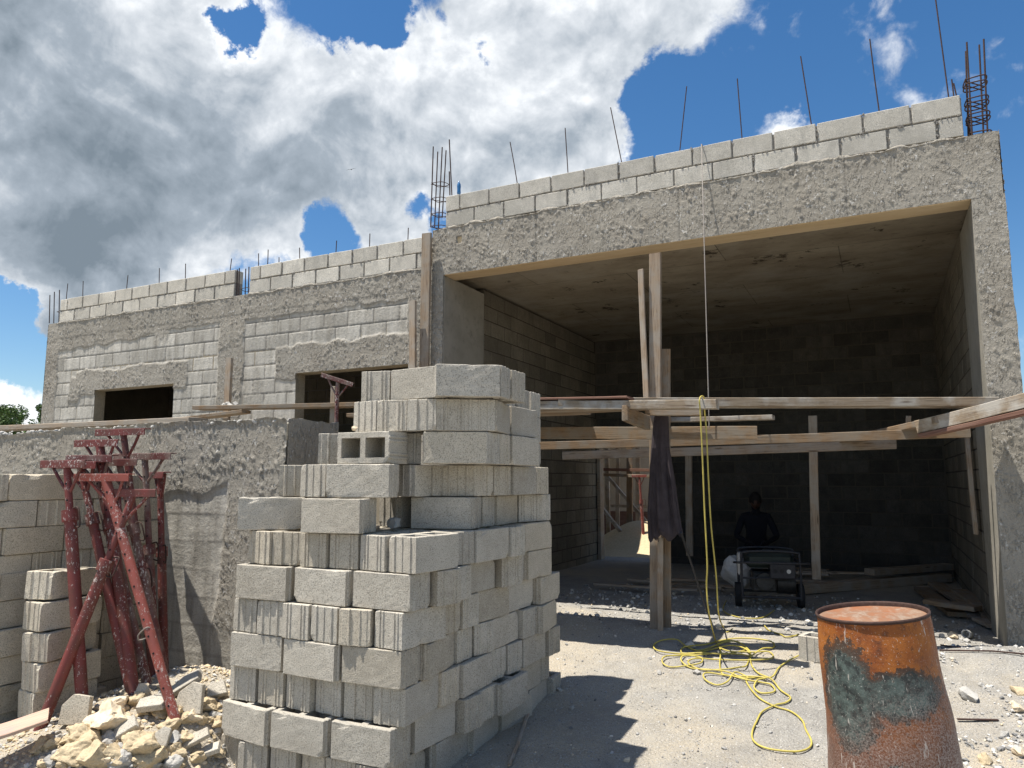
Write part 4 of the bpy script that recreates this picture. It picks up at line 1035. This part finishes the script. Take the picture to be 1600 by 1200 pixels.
def pr_(headpx, yh, basepx, yb, *a, **k):
    h = aty(*headpx, yh); q = aty(*basepx, yb); q.z = max(q.z-.03, G(q.x, q.y)-.05) if False else q.z-.04
    return prop(q, h, *a, **k)
pr_((192, 671), 3.45, (247, 1085), 3.5, .235, (1, .10, 0), 'rear red prop whose crossbar stands highest of the bundle', 'red', inner=.55)
pr_((155, 688), 3.22, (214, 1106), 3.2, .19, (1, .14, 0), 'thick red prop in the middle of the bundle, splashed with cement', 'red', inner=.32, rt=.037, ri=.028)
pr_((144, 712), 3.18, (236, 1082), 3.35, .20, (1, .14, 0), 'dark red prop behind the thick middle one', 'red_dark', inner=.3)
pr_((104, 720), 2.95, (133, 1142), 2.98, .21, (1, .05, 0), 'front red prop standing nearly upright at the left of the bundle', 'red', inner=.2, rt=.036)
pr_((163, 741), 3.08, (274, 1112), 3.15, .21, (1, .22, 0), 'bright red perforated tube prop slanting down to the right', 'red_bright', inner=1.0, ri=.030)
pr_((226, 709), 3.60, (245, 1080), 3.6, .28, (1, .08, 0), 'dark cement-caked prop near the wall with the widest crossbar', 'red_dark', inner=.4)
pr_((250, 738), 3.74, (258, 1090), 3.7, .15, (1, -.35, 0), 'red prop standing right of the bundle with a small tilted head', 'red', inner=.35)
pr_((212, 765), 3.15, (52, 1158), 2.8, .17, (1, .22, 0), 'red prop slanting down to the left across the bundle', 'red', inner=.3, rt=.034)
pr_((124, 722), 3.1, (206, 1075), 3.2, .18, (1, .1, 0), 'red prop half hidden left of the thick middle one', 'red', inner=.25)
pr_((185, 718), 3.35, (265, 1075), 3.5, .2, (1, .1, 0), 'grey-splashed slender prop behind the perforated tube', 'red_dark', inner=.3)
# wire loop on the perforated tube
b = MB(); c0 = aty(226, 992, 3.12); b.tube(catmull([c0+Vector((-.05, 0, -.035)), c0+Vector((-.03, -.02, .0)), c0+Vector((.04, -.02, .05)), c0+Vector((.045, .01, .03)), c0+Vector((0, .01, -.02)), c0+Vector((-.05, 0, -.035))], 5), .004, 6)
tag(b.build('wire_loop', 'rope'), 'loop of pale wire tied round the perforated red prop', 'wire')
# prop standing behind the low wall before the second window
h = aty(528, 591, 6.5); prop((h.x+.02, 6.45, .2), h, .20, (1, .3, -.34), 'red steel prop with its T head rising before the second window opening', 'red_dark', inner=.35, group=None)
h = aty(522, 604, 6.9); board((h.x, 6.9, .2), h, .07, .05, 'wood', 'short timber upright behind the T-headed prop', 'timber_post', 'post')
# red prop in the yard behind
h = aty(999, 742, 14.1); prop(aty(1006, 845, 14.1), h, .15, (1, 0, 0), 'bright red steel prop seen through the back doorway', 'red_bright', inner=.4, group=None)

# ------------------------------------------------------------ rubble at lower left
RM = [stone_mesh(100+i, 4, .35, (1, random.uniform(.75, .95), random.uniform(.6, .85)), .085) for i in range(7)]
random.seed(14)
kinds = {'limestone': ('yellow_rock', 'rough yellow limestone lump in the rubble under the red props'), 'limestone_pale': ('pale_rock', 'pale pinkish limestone lump in the rubble under the red props'),
         'rubble_grey': ('concrete_rubble', 'grey lump of broken concrete in the rubble under the red props')}
meshes = {(i, k): None for i in range(7) for k in kinds}
def rput(px, py, s, k, label=None, lift=0.0):
    p = onground(px, py); i = random.randrange(7)
    if meshes[(i, k)] is None:
        me = RM[i].copy(); me.materials.append(MATS[k]); meshes[(i, k)] = me
    o = bpy.data.objects.new(kinds[k][0], meshes[(i, k)]); C.objects.link(o)
    o.location = (p.x, p.y, p.z+s*.35+lift); o.scale = (s, s, s); o.rotation_euler = (random.uniform(-.5, .5), random.uniform(-.5, .5), random.uniform(0, 6.28))
    tag(o, label or kinds[k][1], 'rock', None if label else kinds[k][0].replace('_', ' ')+'s under the props'); return o
rput(172, 1142, .155, 'limestone_pale', 'largest pinkish boulder in the rubble, right of the upright front prop')
rput(178, 1112, .10, 'limestone_pale', 'second pinkish boulder behind the largest one in the rubble')
for (x, y, s) in ((130, 1165, .12), (215, 1178, .13), (120, 1190, .13), (265, 1140, .075), (290, 1160, .07), (175, 1192, .10), (238, 1192, .11), (330, 1110, .06), (340, 1150, .07), (335, 1068, .07), (310, 1186, .06), (335, 1180, .06), (112, 1160, .07), (150, 1196, .12), (275, 1185, .07), (320, 1128, .05)):
    rput(x+random.uniform(-3, 3), y, s*.9, 'limestone')
for _ in range(120):
    x = random.uniform(60, 345); y = random.uniform(1075, 1200)
    if x < 190 and y < 1150: y = random.uniform(1155, 1200)
    rput(x, y, random.choice((.022, .03, .038, .05, .065)), random.choice(('limestone', 'limestone', 'limestone_pale', 'rubble_grey')))
for _ in range(18): rput(random.uniform(330, 350), random.uniform(1045, 1190), random.uniform(.02, .04), random.choice(('limestone', 'rubble_grey')))
# broken slabs of block
def shard(px, py, size, rot, label, seed, lift=.05, name='block_fragment'):
    r = random.Random(seed); bm = bmesh.new(); w, h, t = size; pts = [(-w/2+r.uniform(-.1, .2)*w, -h/2), (w/2, -h/2+r.uniform(-.05, .15)*h), (w/2-r.uniform(0, .25)*w, h/2), (-w*.1, h/2+r.uniform(0, .12)*h), (-w/2, h*.2)]
    lo = [bm.verts.new((x, y, -t/2)) for x, y in pts]; hi = [bm.verts.new((x+r.uniform(-.006, .006), y+r.uniform(-.006, .006), t/2)) for x, y in pts]
    bm.faces.new(lo[::-1]); bm.faces.new(hi)
    for i in range(5): bm.faces.new((lo[i], lo[(i+1) % 5], hi[(i+1) % 5], hi[i]))
    bmesh.ops.bevel(bm, geom=bm.edges[:], offset=.003, segments=1, affect='EDGES')
    me = bpy.data.meshes.new('shard'); bm.to_mesh(me); bm.free(); me.materials.append(MATS['block'])
    o = bpy.data.objects.new(name, me); C.objects.link(o); p = onground(px, py); p.z += lift; o.location = p; o.rotation_euler = rot; tag(o, label, 'block fragment'); return o
shard(298, 1118, (.17, .19, .035), (R(70), R(5), R(20)), 'square grey block fragment standing on edge in the rubble', 1, .09)
shard(237, 1118, (.21, .13, .04), (R(20), R(-8), R(10)), 'flat pale block fragment lying before the perforated prop', 2, .07)
shard(290, 1088, (.22, .12, .035), (R(25), R(-30), R(25)), 'long block fragment sloping up behind the square one', 3, .08)
shard(337, 1048, (.14, .10, .04), (R(50), R(-30), R(15)), 'pointed block fragment resting against the foot of the low wall', 4, .06)
shard(196, 1160, (.15, .10, .03), (R(35), R(-30), R(30)), 'flat fragment wedged between the pinkish boulder and yellow lumps', 5, .08)
shard(252, 1170, (.09, .11, .05), (R(50), R(10), R(30)), 'small grey triangular fragment low in the rubble', 6, .05)
shard(340, 1092, (.12, .09, .04), (R(50), R(-10), R(40)), 'white-faced fragment beside the tall pile', 7, .06)
shard(300, 1172, (.20, .07, .03), (R(35), R(-25), R(30)), 'long grey fragment at the right of the rubble', 8, .05)
shard(118, 1130, (.16, .15, .05), (R(75), 0, R(30)), 'shaded block half standing behind the upright front prop', 9, .07)
shard(325, 1190, (.16, .08, .03), (R(20), R(-20), R(20)), 'flat fragment at the very bottom beside the tall pile', 10, .06)

# stones about the yard
random.seed(33)
def yrock(px, py, s, mat, label, cat='rock', sub=3): 
    p = onground(px, py); return rock('yard_stone', (p.x, p.y, p.z+s*.3), s, mat, label, cat, seed=random.randrange(90), sub=sub)
yrock(1088, 1053, .042, 'rubble_grey', 'white lump inside the near side of the hose coils')
yrock(1030, 1053, .03, 'rubble_grey', 'flat white chip left of the white lump by the hose'); yrock(1015, 1031, .03, 'rubble_grey', 'small stone on the shadow edge left of the hose coils')
yrock(1078, 1012, .055, 'rubble_grey', 'larger dark stone under the back of the hose coils')
yrock(1516, 1092, .085, 'rubble_grey', 'jagged grey concrete lump on the gravel right of the drum'); yrock(1533, 1072, .03, 'rubble_grey', 'small stone behind the jagged lump right of the drum')
yrock(1592, 1084, .06, 'limestone', 'yellow rock at the right edge of the picture'); yrock(1590, 1110, .055, 'limestone_pale', 'pinkish rock at the right edge below the yellow one')
yrock(1540, 1192, .05, 'limestone', 'yellow rock at the bottom edge right of the drum'); yrock(1592, 1180, .05, 'limestone_pale', 'pale rock in the bottom right corner')
yrock(1490, 998, .06, 'limestone_pale', 'pale stone at the threshold right of the drum'); yrock(1472, 996, .035, 'rubble_grey', 'small stone left of the pale one at the threshold')
yrock(1072, 1127, .02, 'rubble_grey', 'lone chip in the middle of the open gravel'); yrock(980, 1190, .03, 'limestone_pale', 'tan stone at the bottom edge in the open gravel')
yrock(1107, 1078, .02, 'rubble_grey', 'chip below the hose coils'); yrock(875, 1080, .03, 'rubble_grey', 'stone in the shade at the foot of the tall pile')
yrock(893, 1108, .025, 'rubble_grey', 'pebble in the shade of the tall pile'); yrock(1570, 1150, .035, 'rubble_grey', 'white chip among the gravel right of the drum')
# pipe end and rods
b = MB(); c0 = onground(1512, 998, .04); b.lathe([(.028, -.05), (.036, -.05), (.036, .05), (.028, .05), (.028, -.05)], 16); me = b.mesh(); o = link('pipe_stub', me, 'white_plastic'); o.location = c0; o.rotation_euler = (R(80), 0, R(-20)); tag(o, 'short white pipe stub lying open end out by the threshold', 'pipe')
for i, (a, c_) in enumerate((((1470, 1012), (1650, 1050)), ((1468, 1020), (1640, 1034)))):
    b = MB(); p0 = onground(*a, .02); p1 = onground(*c_, .02+.02*i); b.tube([p0, (p0+p1)/2+Vector((0, .02, .012)), p1], .007, 6)
    tag(b.build('loose_rebar', 'rebar'), ('lower', 'upper')[i]+' rusty rod lying on the ground right of the drum', 'rebar')
b = MB(); p0 = onground(1496, 1128, .01); p1 = onground(1560, 1126, .012); b.box((p0+p1)/2, ((p1-p0).length, .02, .008), Matrix.Rotation(math.atan2(p1.y-p0.y, p1.x-p0.x), 3, 'Z'))
tag(b.build('metal_strip', 'rebar'), 'thin strip of metal lying right of the drum', 'metal strip')

# ------------------------------------------------------------ the rusty drum
def drum():
    base = Vector((-.015, 4.58, -.02)); root = tag(empty('oil_drum', base), 'upturned rusty oil drum with scraps of green paint in the right foreground', 'drum')
    n = 72; H = .965; prof = []
    for i in range(40):
        t = i/39; z = H*t; r = .338-.062*t**.9
        prof.append((r, z))
    b = MB(); b.lathe(prof, n); me = b.mesh()
    from mathutils import noise as mn
    for v in me.vertices:
        d = mn.noise(v.co*3.2)*.010+mn.noise(v.co*8)*.0025; a = math.hypot(v.co.x, v.co.y); v.co.x *= 1+d/a; v.co.y *= 1+d/a
    body = link('drum_body', me, 'barrel', root)
    b = MB(); b.lathe([(.272, H-.014), (.281, H-.012), (.284, H-.002), (.281, H+.006), (.275, H+.006), (.271, H-.002), (.270, H-.022)], n); rim = b.build('rim', 'rebar', root)
    b = MB(); vs = []; fs = []; rr = [0, .06, .12, .17, .21, .24, .258, .271]; 
    prof = [(max(r, .001), H-.022+.010*math.sin(r*26)*(r < .25)+(.003 if r > .25 else 0)) for r in rr]
    b.lathe(prof, n); lid = b.mesh()
    for v in lid.vertices: v.co.z += .006*mn.noise(v.co*9)
    link('lid', lid, 'lid', root)
    root.rotation_euler = (R(0), R(-5.2), R(26.5)); 
    return root
dr_ = drum()

# ------------------------------------------------------------ ropes, hose
h0 = aty(1093, 618, 6.02); h1 = aty(1106, 1004, 6.55)
def hose():
    Z1 = lambda pts: [(840+x/3.53, 860+y/3.53) for x, y in pts]
    pts = []
    for (px, py, y) in ((1094, 640, 5.99), (1097, 700, 6.0), (1101, 800, 6.02), (1105, 880, 6.04), (1104, 915, 6.1), (1108, 960, 6.15)):
        pts.append(aty(px, py, y))
    g = Z1([(985, 520), (1010, 570), (1005, 640), (1020, 690), (1080, 712), (1160, 735), (1240, 740), (1285, 750), (1310, 780), (1290, 795), (1230, 795), (1195, 765), (1215, 735), (1260, 720),
            (1200, 712), (1130, 720), (1050, 690), (950, 668), (850, 660), (795, 630), (800, 600), (850, 590), (905, 605), (900, 640), (820, 650), (735, 652), (690, 635), (700, 605), (780, 590),
            (880, 585), (1000, 585), (1120, 590), (1170, 590), (1165, 560), (1100, 520), (1020, 515), (995, 535), (1060, 570), (1180, 580), (1270, 570), (1300, 590), (1280, 615), (1200, 622),
            (1100, 615), (980, 612), (870, 615), (830, 635), (900, 665), (1020, 670), (1110, 665), (1150, 650), (1165, 615), (1180, 600), (1240, 560), (1300, 545), (1295, 515), (1210, 505), (1100, 500), (1010, 505), (930, 530), (850, 545),
            (800, 550), (800, 575), (900, 580), (1020, 590), (1080, 575), (1150, 555), (1110, 525), (1040, 520), (900, 560), (820, 540), (770, 510), (690, 508), (645, 525), (650, 560), (720, 582), (850, 582),
            (960, 555), (1070, 540), (1160, 570), (1180, 640), (1220, 690), (1290, 730), (1340, 780), (1395, 820), (1370, 850), (1310, 865), (1240, 900), (1210, 950), (1185, 1010), (1190, 1060), (1240, 1095), (1330, 1115),
            (1440, 1122), (1500, 1100), (1510, 1060), (1480, 1000), (1460, 950), (1400, 900), (1310, 870), (1230, 830), (1180, 780), (1150, 730), (1160, 712), (1090, 690), (1050, 740), (990, 752), (930, 730), (915, 705), (950, 690), (1060, 700), (1200, 712), (1290, 720), (1330, 660), (1380, 620), (1440, 598)])
    for i, (x, y) in enumerate(g):
        p = onground(x, y); p.z += .012+.016*(.5+.5*math.sin(i*1.7))*(1 if y < 1075 else .15); pts.append(p)
    b = MB(); b.tube(catmull(pts, 6), .0062, 8)
    root = b.build('garden_hose', 'hose')
    tag(root, 'long yellow hose hanging from the deck and tangled in loops on the gravel', 'hose')
    pts = [aty(1094, 640, 5.99), aty(1093, 625, 5.97)+Vector((0, 0, .0)), aty(1096, 619, 6.02), aty(1100, 622, 6.10), aty(1101, 640, 6.16)]+[aty(px, py, y) for px, py, y in ((1104, 680, 6.16), (1107, 750, 6.18), (1111, 820, 6.25), (1119, 900, 6.35), (1123, 960, 6.45))]
    pts += [onground(*q, .012) for q in Z1([(1030, 440), (1045, 458), (1075, 440)])]
    b = MB(); b.tube(catmull(pts, 6), .0062, 8); b.build('hose_return', 'hose', root)
    pts = [onground(*q, .012) for q in Z1([(1250, 420), (1280, 450), (1340, 470), (1370, 485), (1420, 478), (1440, 470)])]
    b = MB(); b.tube(catmull(pts, 6), .006, 8); b.build('hose_return', 'hose', root)
hose()
b = MB(); b.tube(catmull([onground(1135, 940, .01), onground(1130, 955, .01), onground(1150, 965, .01), onground(1178, 968, .01), onground(1195, 965, .01), onground(1210, 955, .01)], 5), .006, 6)
tag(b.build('electric_lead', 'hose'), 'thin dull lead on the floor between hose and generator', 'cable')
b = MB(); t0 = aty(1096, 226, FY-.02); t1 = aty(1107, 621, 6.9); b.tube([t0+Vector((.0, .1, .012)), t0+Vector((0, .0, .005)), t0+(t1-t0)*.5+Vector((0, 0, 0)), t1, aty(1108, 668, 6.9)], .0055, 6)
tag(b.build('hanging_rope', 'rope'), 'taut grey line hanging from the parapet past the open bay', 'rope')
b = MB(); p0 = aty(1064, 832, 6.85); p1 = onground(1106, 960, .02); b.tube([p0, p1], .012, 6); tag(b.build('leaning_rod', 'steel_grey'), 'dark iron rod leaning against the tall post beneath the jacket', 'rod')

# ------------------------------------------------------------ jacket hung on the post
def jacket():
    o0 = aty(1036, 645, 6.93); root = tag(empty('hanging_jacket', o0), 'dark worn jacket hanging from the tall post of the bay', 'jacket')
    def loft(rows, seed, name, n=56, m=44):
        # rows: (py, px left, px right, depth)
        r = random.Random(seed); ys = [q[0] for q in rows]; V = []; 
        for j in range(m+1):
            py = ys[0]+(ys[-1]-ys[0])*j/m
            l = float(np.interp(py, ys, [q[1] for q in rows])); rr = float(np.interp(py, ys, [q[2] for q in rows])); dp = float(np.interp(py, ys, [q[3] for q in rows]))
            A = aty(l, py, 6.93); B = aty(rr, py, 6.93); cx = (A.x+B.x)/2; hw = (B.x-A.x)/2; t = j/m
            for k in range(n):
                a = 2*math.pi*k/n; f_ = 1+(.22*math.sin(a*5+seed+t*2.2)+.16*math.sin(a*9-t*3+seed*2)+.10*math.sin(a*2+t*9)+.08*math.sin(a*15+t*7))*min(1, t*2.5)
                zz = A.z+(.03*math.sin(a*3+seed)*(t > .95))
                V.append((cx+hw*math.cos(a)*(1+.25*(f_-1)), 6.93+dp*math.sin(a)*f_, zz))
        F = [(j*n+k, j*n+(k+1) % n, (j+1)*n+(k+1) % n, (j+1)*n+k) for j in range(m) for k in range(n)]
        F.append(tuple(range(n)))
        b = MB(); b.add([Vector(v)-o0 for v in V], F, True); return b.build(name, 'cloth', root)
    loft([(644, 1026, 1041, .03), (650, 1022, 1044, .05), (700, 1020, 1045, .055), (740, 1018, 1049, .06), (790, 1017, 1058, .07), (832, 1019, 1060, .075), (840, 1026, 1052, .05)], 1, 'jacket_body')
    loft([(660, 1021, 1032, .04), (740, 1015, 1029, .055), (800, 1012, 1026, .06), (842, 1013, 1028, .05)], 4, 'sleeve', 30, 30)
    loft([(700, 1038, 1046, .04), (760, 1044, 1056, .05), (800, 1049, 1061, .05), (834, 1052, 1067, .045)], 7, 'sleeve', 30, 30)
jacket()

# ------------------------------------------------------------ generator
def generator():
    g0 = onground(1200, 952); g0.y += .15; root = tag(empty('generator', g0), 'portable generator with a tube frame and wheels on the dark floor', 'generator'); root.rotation_euler = (0, 0, R(14)); root.scale = (1.0, 1.0, 1.0)
    w, d, h = .30, .24, .62
    for y in (-d, d):
        b = MB(); b.tube(catmull([(-w, y, .12), (-w, y, h-.08), (-w+.06, y, h), (w-.06, y, h), (w, y, h-.08), (w, y, .12)], 5), .014, 8); b.tube([(-w, y, .14), (w, y, .14)], .014, 8); b.build('frame_tube', 'steel_grey', root)
    b = MB()
    for x in (-w, w):
        for z in (.14, h-.1): b.tube([(x, -d, z), (x, d, z)], .013, 8)
    b.tube([(-w, -d, .34), (w, -d, .34)], .010, 8); b.build('frame_tube', 'steel_grey', root)
    b = MB(); b.box((0, 0, h-.10), (.50, .38, .16), ch=.045); b.box((0, 0, h-.005), (.10, .10, .03), ch=.01); b.build('fuel_tank', 'teal_metal', root)
    b = MB(); b.box((-.06, 0, .29), (.26, .30, .22), ch=.02)
    for k in range(7): b.box((-.06, -.16, .22+k*.025), (.20, .02, .010), ch=.002)
    b.tube([(-.06, -.20, .30), (-.06, -.14, .30)], .09, 20); b.build('engine', 'engine', root)
    b = MB(); b.tube([(.08, 0, .27), (.27, 0, .27)], .12, 24); b.build('alternator', 'engine', root)
    b = MB(); b.box((.12, -d-.005, .42), (.26, .05, .16), ch=.01); pn = b.build('control_panel', 'steel_grey', root)
    for k in range(3): b = MB(); b.tube([(.04+.07*k, -d-.034, .42), (.04+.07*k, -d-.028, .42)], .022, 14); b.build('socket', 'white_plastic' if k == 2 else 'rubber', pn)
    b = MB(); b.box((-w-.01, -.13, h-.14), (.05, .16, .24), ch=.03); b.build('side_cover', 'white_plastic', root)
    for x in (-w-.03, w+.03):
        b = MB(); b.tube([(x-.03, .02, .13), (x+.03, .02, .13)], .13, 28); wh = b.build('wheel', 'rubber', root)
        b = MB(); b.tube([(x-.034, .02, .13), (x+.034, .02, .13)], .07, 20); b.build('rim', 'engine', wh)
    b = MB(); b.tube(catmull([(-w, -d, .5), (-w-.05, -d-.16, .52), (w+.05, -d-.16, .52), (w, -d, .5)], 3), .012, 8); b.build('handle', 'steel_grey', root)
    s = MB(); p = Vector(g0)+Vector((-.42, .35, .55)); me = stone_mesh(77, 4, .3, (1, .8, .9), .05); o = link('cement_sack', me, 'white_plastic'); o.location = p+Vector((.05, .15, -.28)); o.scale = (.25, .22, .34); tag(o, 'crumpled pale sack behind the generator', 'sack')
generator()

# ------------------------------------------------------------ person in the dark
def person():
    p0 = Vector((-1.62, 10.9, .28)); root = tag(empty('person', p0), 'person in dark clothes sitting bent forward in the gloom behind the generator', 'person')
    sx = Vector((1, 0, 0))
    J = {'pelvis': ((0, 0, .46), .13), 'belly': ((.0, -.05, .62), .125), 'chest': ((0, -.13, .82), .14), 'neckb': ((0, -.18, .95), .07), 'neck': ((0, -.21, 1.01), .05), 'head': ((0, -.26, 1.10), .075), 'headt': ((0, -.27, 1.18), .06)}
    E = [('pelvis', 'belly'), ('belly', 'chest'), ('chest', 'neckb'), ('neckb', 'neck'), ('neck', 'head'), ('head', 'headt')]
    for s, n in ((-1, 'l'), (1, 'r')):
        J.update({n+'sh': ((s*.17, -.14, .90), .06), n+'el': ((s*.27, -.20, .64), .043), n+'wr': ((s*.13, -.44, .58), .03), n+'ha': ((s*.09, -.50, .575), .027),
                  n+'hip': ((s*.10, -.04, .44), .09), n+'kn': ((s*.17, -.48, .47), .06), n+'an': ((s*.16, -.44, .08), .04), n+'to': ((s*.17, -.62, .03), .035)})
        E += [('chest', n+'sh'), (n+'sh', n+'el'), (n+'el', n+'wr'), (n+'wr', n+'ha'), ('pelvis', n+'hip'), (n+'hip', n+'kn'), (n+'kn', n+'an'), (n+'an', n+'to')]
        for f in range(4):
            J[f'{n}f{f}'] = ((s*(.06+.0*f)-s*.012*f, -.56-.006*f, .585-.02*f+.01), .010); J[f'{n}g{f}'] = ((s*(.045)-s*.012*f, -.585, .55-.018*f), .008); E += [(n+'ha', f'{n}f{f}'), (f'{n}f{f}', f'{n}g{f}')]
        J[n+'th'] = ((s*.05, -.52, .61), .010); E += [(n+'ha', n+'th')]
    keys = list(J); me = bpy.data.meshes.new('body'); me.from_pydata([J[k][0] for k in keys], [(keys.index(a), keys.index(b_)) for a, b_ in E], []); me.materials.append(MATS['cloth_navy'])
    o = bpy.data.objects.new('body', me); C.objects.link(o); o.parent = root
    o.modifiers.new('skin', 'SKIN'); me.skin_vertices[0].data[0].use_root = True
    for i, k in enumerate(keys): me.skin_vertices[0].data[i].radius = (J[k][1], J[k][1])
    sb = o.modifiers.new('sub', 'SUBSURF'); sb.levels = 2; sb.render_levels = 2
    # head with face: eyes, nose, mouth, ears
    hb = bmesh.new(); bmesh.ops.create_uvsphere(hb, u_segments=28, v_segments=20, radius=1)
    for v in hb.verts:
        x, y, z = v.co; k = 1-.28*max(0, -z)**1.5; v.co = Vector((x*.076*k, y*.096, z*.115))
        if y < -.6: v.co.y -= .018*math.exp(-((x/.16)**2+((z+.1)/.22)**2)); v.co.y += .008*math.exp(-(((abs(x)-.38)/.15)**2+((z-.12)/.12)**2)); v.co.y -= .005*math.exp(-((x/.3)**2+((z+.5)/.07)**2))
    hm = bpy.data.meshes.new('head'); hb.to_mesh(hm); hb.free()
    for p in hm.polygons: p.use_smooth = True
    h = link('head', hm, 'skin', root); h.location = (0, -.28, 1.12); h.rotation_euler = (R(25), 0, 0)
    for s in (-1, 1):
        b = MB(); b.tube([(s*.072, .01, .02), (s*.084, .015, 0), (s*.076, .01, -.025)], .010, 8); b.build('ear', 'skin', h)
        b = MB(); b.tube([(s*.028, -.088, .014), (s*.028, -.092, .014)], .008, 10); b.build('eye', 'hair', h)
    hb = bmesh.new(); bmesh.ops.create_uvsphere(hb, u_segments=24, v_segments=16, radius=1)
    for v in hb.verts: v.co = Vector((v.co.x*.082, v.co.y*.10+.008, max(v.co.z, -.15)*.12+.012))
    hm = bpy.data.meshes.new('hair'); hb.to_mesh(hm); hb.free(); link('hair', hm, 'hair', h)
    # upturned crate it sits on
    st_ = tag(empty('sitting_block', (-1.62, 10.98, .26)), 'block stood on end as a seat under the person', 'concrete block'); 
    b = MB(); b.box((0, 0, .19), (.30, .26, .38), ch=.008); b.build('seat_block', 'block', st_)
    root.rotation_euler = (0, 0, R(10)); root.location = (-1.62, 10.9, .24)
person()

# ------------------------------------------------------------ small things high up and far away
def bottle():
    p = aty(717, 300, FY+.1); root = tag(empty('plastic_bottle', (p.x, p.y, 5.085)), 'blue plastic bottle pushed over a bar on the parapet beside the left cage', 'bottle')
    b = MB(); b.lathe([(.001, .03), (.02, .03), (.024, .05), (.021, .09), (.024, .13), (.021, .16), (.010, .18), (.009, .20), (.001, .20)], 16); b.build('bottle_body', 'blue_plastic', root)
    b = MB(); b.tube([(0, 0, -.1), (0, 0, .04)], .006, 6); b.build('rod', 'rebar', root)
bottle()
def bird():
    d = ray(549, 265); p = camo.location+d*45; root = tag(empty('bird', p), 'small dark bird gliding against the grey cloud', 'bird'); root.rotation_euler = (R(10), R(-12), YAW); root.scale = (.45, .45, .45)
    b = MB(); b.tube([(-.0, .2, 0), (0, .08, .02), (0, -.12, 0), (0, -.3, 0)], [.02, .06, .06, .015], 8)
    for s in (-1, 1):
        b.add([(0, .06, .02), (s*.35, .10, .10), (s*.75, -.05, .02), (s*.35, -.08, .09), (0, -.1, .02), (0, -.02, .035)], [(0, 1, 3, 4), (1, 2, 3), (4, 3, 1, 5)])
    me = b.mesh(); o = link('bird_body', me, 'bird', root)
bird()
def tree(x, y, h, rad, seed, label):
    r = random.Random(seed); root = tag(empty('broadleaf_tree', (x, y, -.2)), label, 'tree', 'trees beyond the site')
    b = MB(); tips = []
    b.tube([(0, 0, 0), (.1, 0, h*.25), (0, .1, h*.5)], [.28, .2, .14], 8)
    for k in range(9):
        a = r.uniform(0, 6.28); e_ = Vector((math.cos(a)*rad*r.uniform(.4, .8), math.sin(a)*rad*r.uniform(.4, .8), h*r.uniform(.6, .9))); s = Vector((0, .1, h*r.uniform(.3, .5)))
        b.tube([s, (s+e_)/2+Vector((0, 0, .3)), e_], [.1, .06, .02], 6); tips.append(e_)
    b.build('trunk', 'bark', root)
    tips += [Vector((r.gauss(0, rad*.45), r.gauss(0, rad*.45), h*r.uniform(.62, .98))) for _ in range(26)]
    V = []; F = []
    for tp in tips:
        cr = r.uniform(.35, .75)*rad*.36
        for _ in range(260):
            d = Vector((r.gauss(0, 1), r.gauss(0, 1), r.gauss(0, .8))).normalized()*cr*r.random()**.4; c = tp+d; s = r.uniform(.06, .13)
            u = Vector((r.uniform(-1, 1), r.uniform(-1, 1), r.uniform(-.4, .4))).normalized()*s; w = u.orthogonal().normalized()*s*.6; w.rotate(Matrix.Rotation(r.uniform(0, 6), 3, u)); i = len(V)
            V += [c-u, c+w, c+u, c-w]; F.append((i, i+1, i+2, i+3))
    b = MB(); b.add(V, F); b.build('crown', 'leaf', root)
p = aty(32, 634, 38); tree(p.x, 38, p.z+.2, 3.0, 1, 'green tree showing between the low wall and the left end of the house')
p = aty(-40, 632, 42); tree(p.x, 42, p.z+.2, 4, 2, 'green tree cut by the left edge of the picture')
p = aty(2, 640, 33); tree(p.x, 33, p.z+.2, 2.2, 3, 'lower green tree just above the low wall at far left')
print('blocks', NB[0], 'objects', len(bpy.data.objects))
